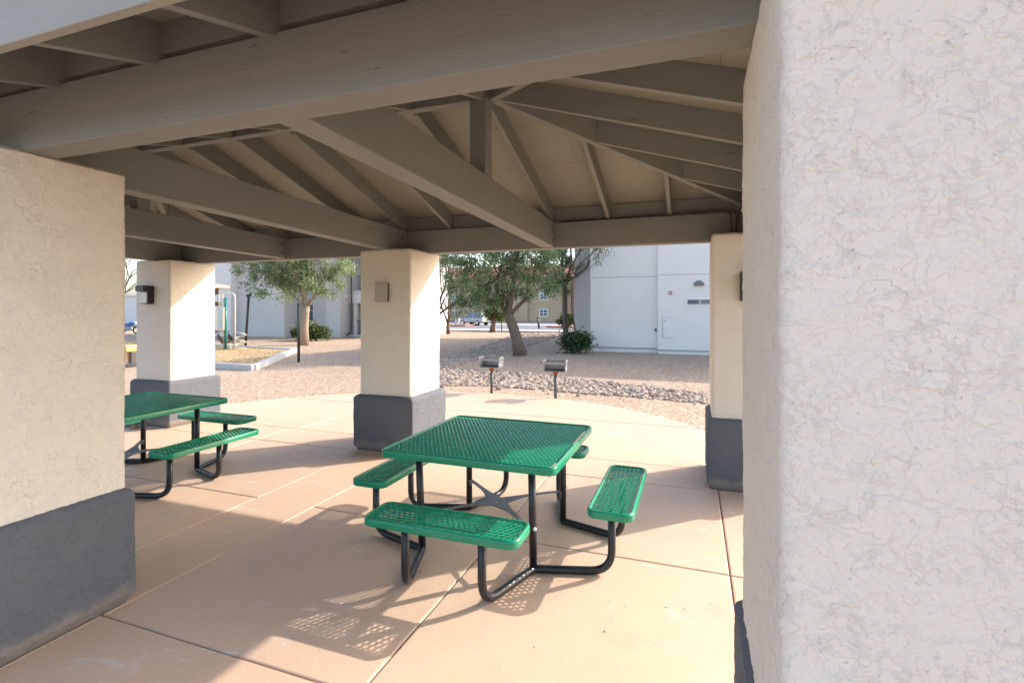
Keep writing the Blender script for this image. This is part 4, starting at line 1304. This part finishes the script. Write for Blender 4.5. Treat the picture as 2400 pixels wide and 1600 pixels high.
# yellow slide piece and steps visible in the gap at far left
D2 = 15.4
sd = thing('playground_slide', 'tan yellow plastic slide end on the mulch left of the far left column', 'playground slide', pos(300, 838, D2))
def Q(px, py, d=0): return pos(px, py, D2 + d)
m = MB(); a0 = Q(268, 824); a1 = Q(311, 810)
m.box((a0.x, a0.y, a0.z), (a1.x, a0.y + .7, a1.z)); m.build('chute', YEL, sd, bevel=.03)
m = MB(); b0_ = Q(270, 838); m.box((b0_.x, a0.y + .1, PGZ), (Q(300, 838).x, a0.y + .6, a0.z - .002)); m.build('foot', PEACH, sd, bevel=.03)
m = MB(); b0_ = Q(301, 838); m.box((b0_.x, a0.y + .15, PGZ), (Q(311, 838).x, a0.y + .5, a0.z - .002)); m.build('block', BROWN, sd, bevel=.02)

# blue motorcycle parked far off in the gap
def make_bike():
    c = pos(303, 760, 42)
    t = thing('motorcycle', 'blue motorcycle parked far away left of the far left column', 'motorcycle', (c.x, c.y, -.5))
    BLUE = simple('blue_paint', (.03, .12, .42), .3); TY = simple('bike_rubber', (.02, .02, .02), .8)
    dx = Vector((math.cos(.3), math.sin(.3), 0)); z0 = ground_z(c.x, c.y)
    o = Vector((c.x, c.y, z0))
    for s in (-.62, .62):
        p = o + dx*s + Vector((0, 0, .32)); pts = [p + dx*(.27*math.cos(a)) + Vector((0, 0, .27*math.sin(a))) for a in [2*PI*k/18 for k in range(19)]]
        MB().tube(pts, .06, 8, cap=False).build('wheel', TY, t, smooth=True)
    m = MB(); m.tube([o + dx*-.45 + Vector((0, 0, .72)), o + dx*-.05 + Vector((0, 0, .74)), o + dx*.18 + Vector((0, 0, .86)), o + dx*.38 + Vector((0, 0, .84))], [.09, .14, .17, .08], 10); m.build('tank', BLUE, t, smooth=True)
    m = MB(); m.tube([o + dx*-.6 + Vector((0, 0, .78)), o + dx*-.1 + Vector((0, 0, .78))], [.08, .11], 8); m.build('saddle', TY, t, smooth=True)
    m = MB(); m.tube([o + dx*.62 + Vector((0, 0, .32)), o + dx*.42 + Vector((0, 0, .98))], .03, 6); m.tube([o + dx*.40 + Vector((0, -.3, 1.05)), o + dx*.42 + Vector((0, 0, .98)), o + dx*.40 + Vector((0, .3, 1.05))], .02, 6); m.build('fork', GALV, t)
    m = MB(); m.tube([o + dx*-.25 + Vector((0, 0, .40)), o + dx*.25 + Vector((0, 0, .42))], [.17, .15], 8); m.build('engine', GALV, t)
    m = MB(); m.tube([o + dx*.50 + Vector((0, 0, .92)), o + dx*.60 + Vector((0, 0, .92))], [.09, .08], 8); m.build('headlight', WHITE, t)
make_bike()

# ------------------------------------------------------------------ light
TO_SUN = Vector((1.06, 1.0, .865)).normalized()
sd_ = bpy.data.lights.new('sun', 'SUN'); sd_.energy = 2.0; sd_.angle = R(.55); sd_.color = (1, .95, .87)
so = bpy.data.objects.new('sun', sd_); C.objects.link(so)
so.rotation_euler = TO_SUN.to_track_quat('Z', 'Y').to_euler(); so.location = (20, 20, 20)
w = bpy.data.worlds.new('World'); bpy.context.scene.world = w; w.use_nodes = True
nt = w.node_tree; bg = nt.nodes['Background']
sky = nt.nodes.new('ShaderNodeTexSky'); sky.sky_type = 'NISHITA'; sky.sun_disc = False
sky.sun_elevation = math.asin(TO_SUN.z); sky.sun_rotation = math.atan2(TO_SUN.x, TO_SUN.y)
sky.air_density = 1.0; sky.dust_density = 2.6; sky.ozone_density = .8
nt.links.new(sky.outputs[0], bg.inputs[0]); bg.inputs[1].default_value = .15

# ------------------------------------------------------------------ camera
cd = bpy.data.cameras.new('camera'); co = bpy.data.objects.new('camera', cd); C.objects.link(co)
co.location = (0, 0, EYE); co.rotation_euler = (R(90), 0, YAW)
cd.sensor_width = 36; cd.lens = FPX / 2400 * 36; cd.shift_y = -(800 - CY) / 2400
cd.clip_start = .05; cd.clip_end = 3000
sc = bpy.context.scene
sc.camera = co
sc.view_settings.view_transform = 'Standard'; sc.view_settings.look = 'None'; sc.view_settings.gamma = 1; sc.view_settings.exposure = 1.72
sc.cycles.max_bounces = 8; sc.cycles.diffuse_bounces = 5
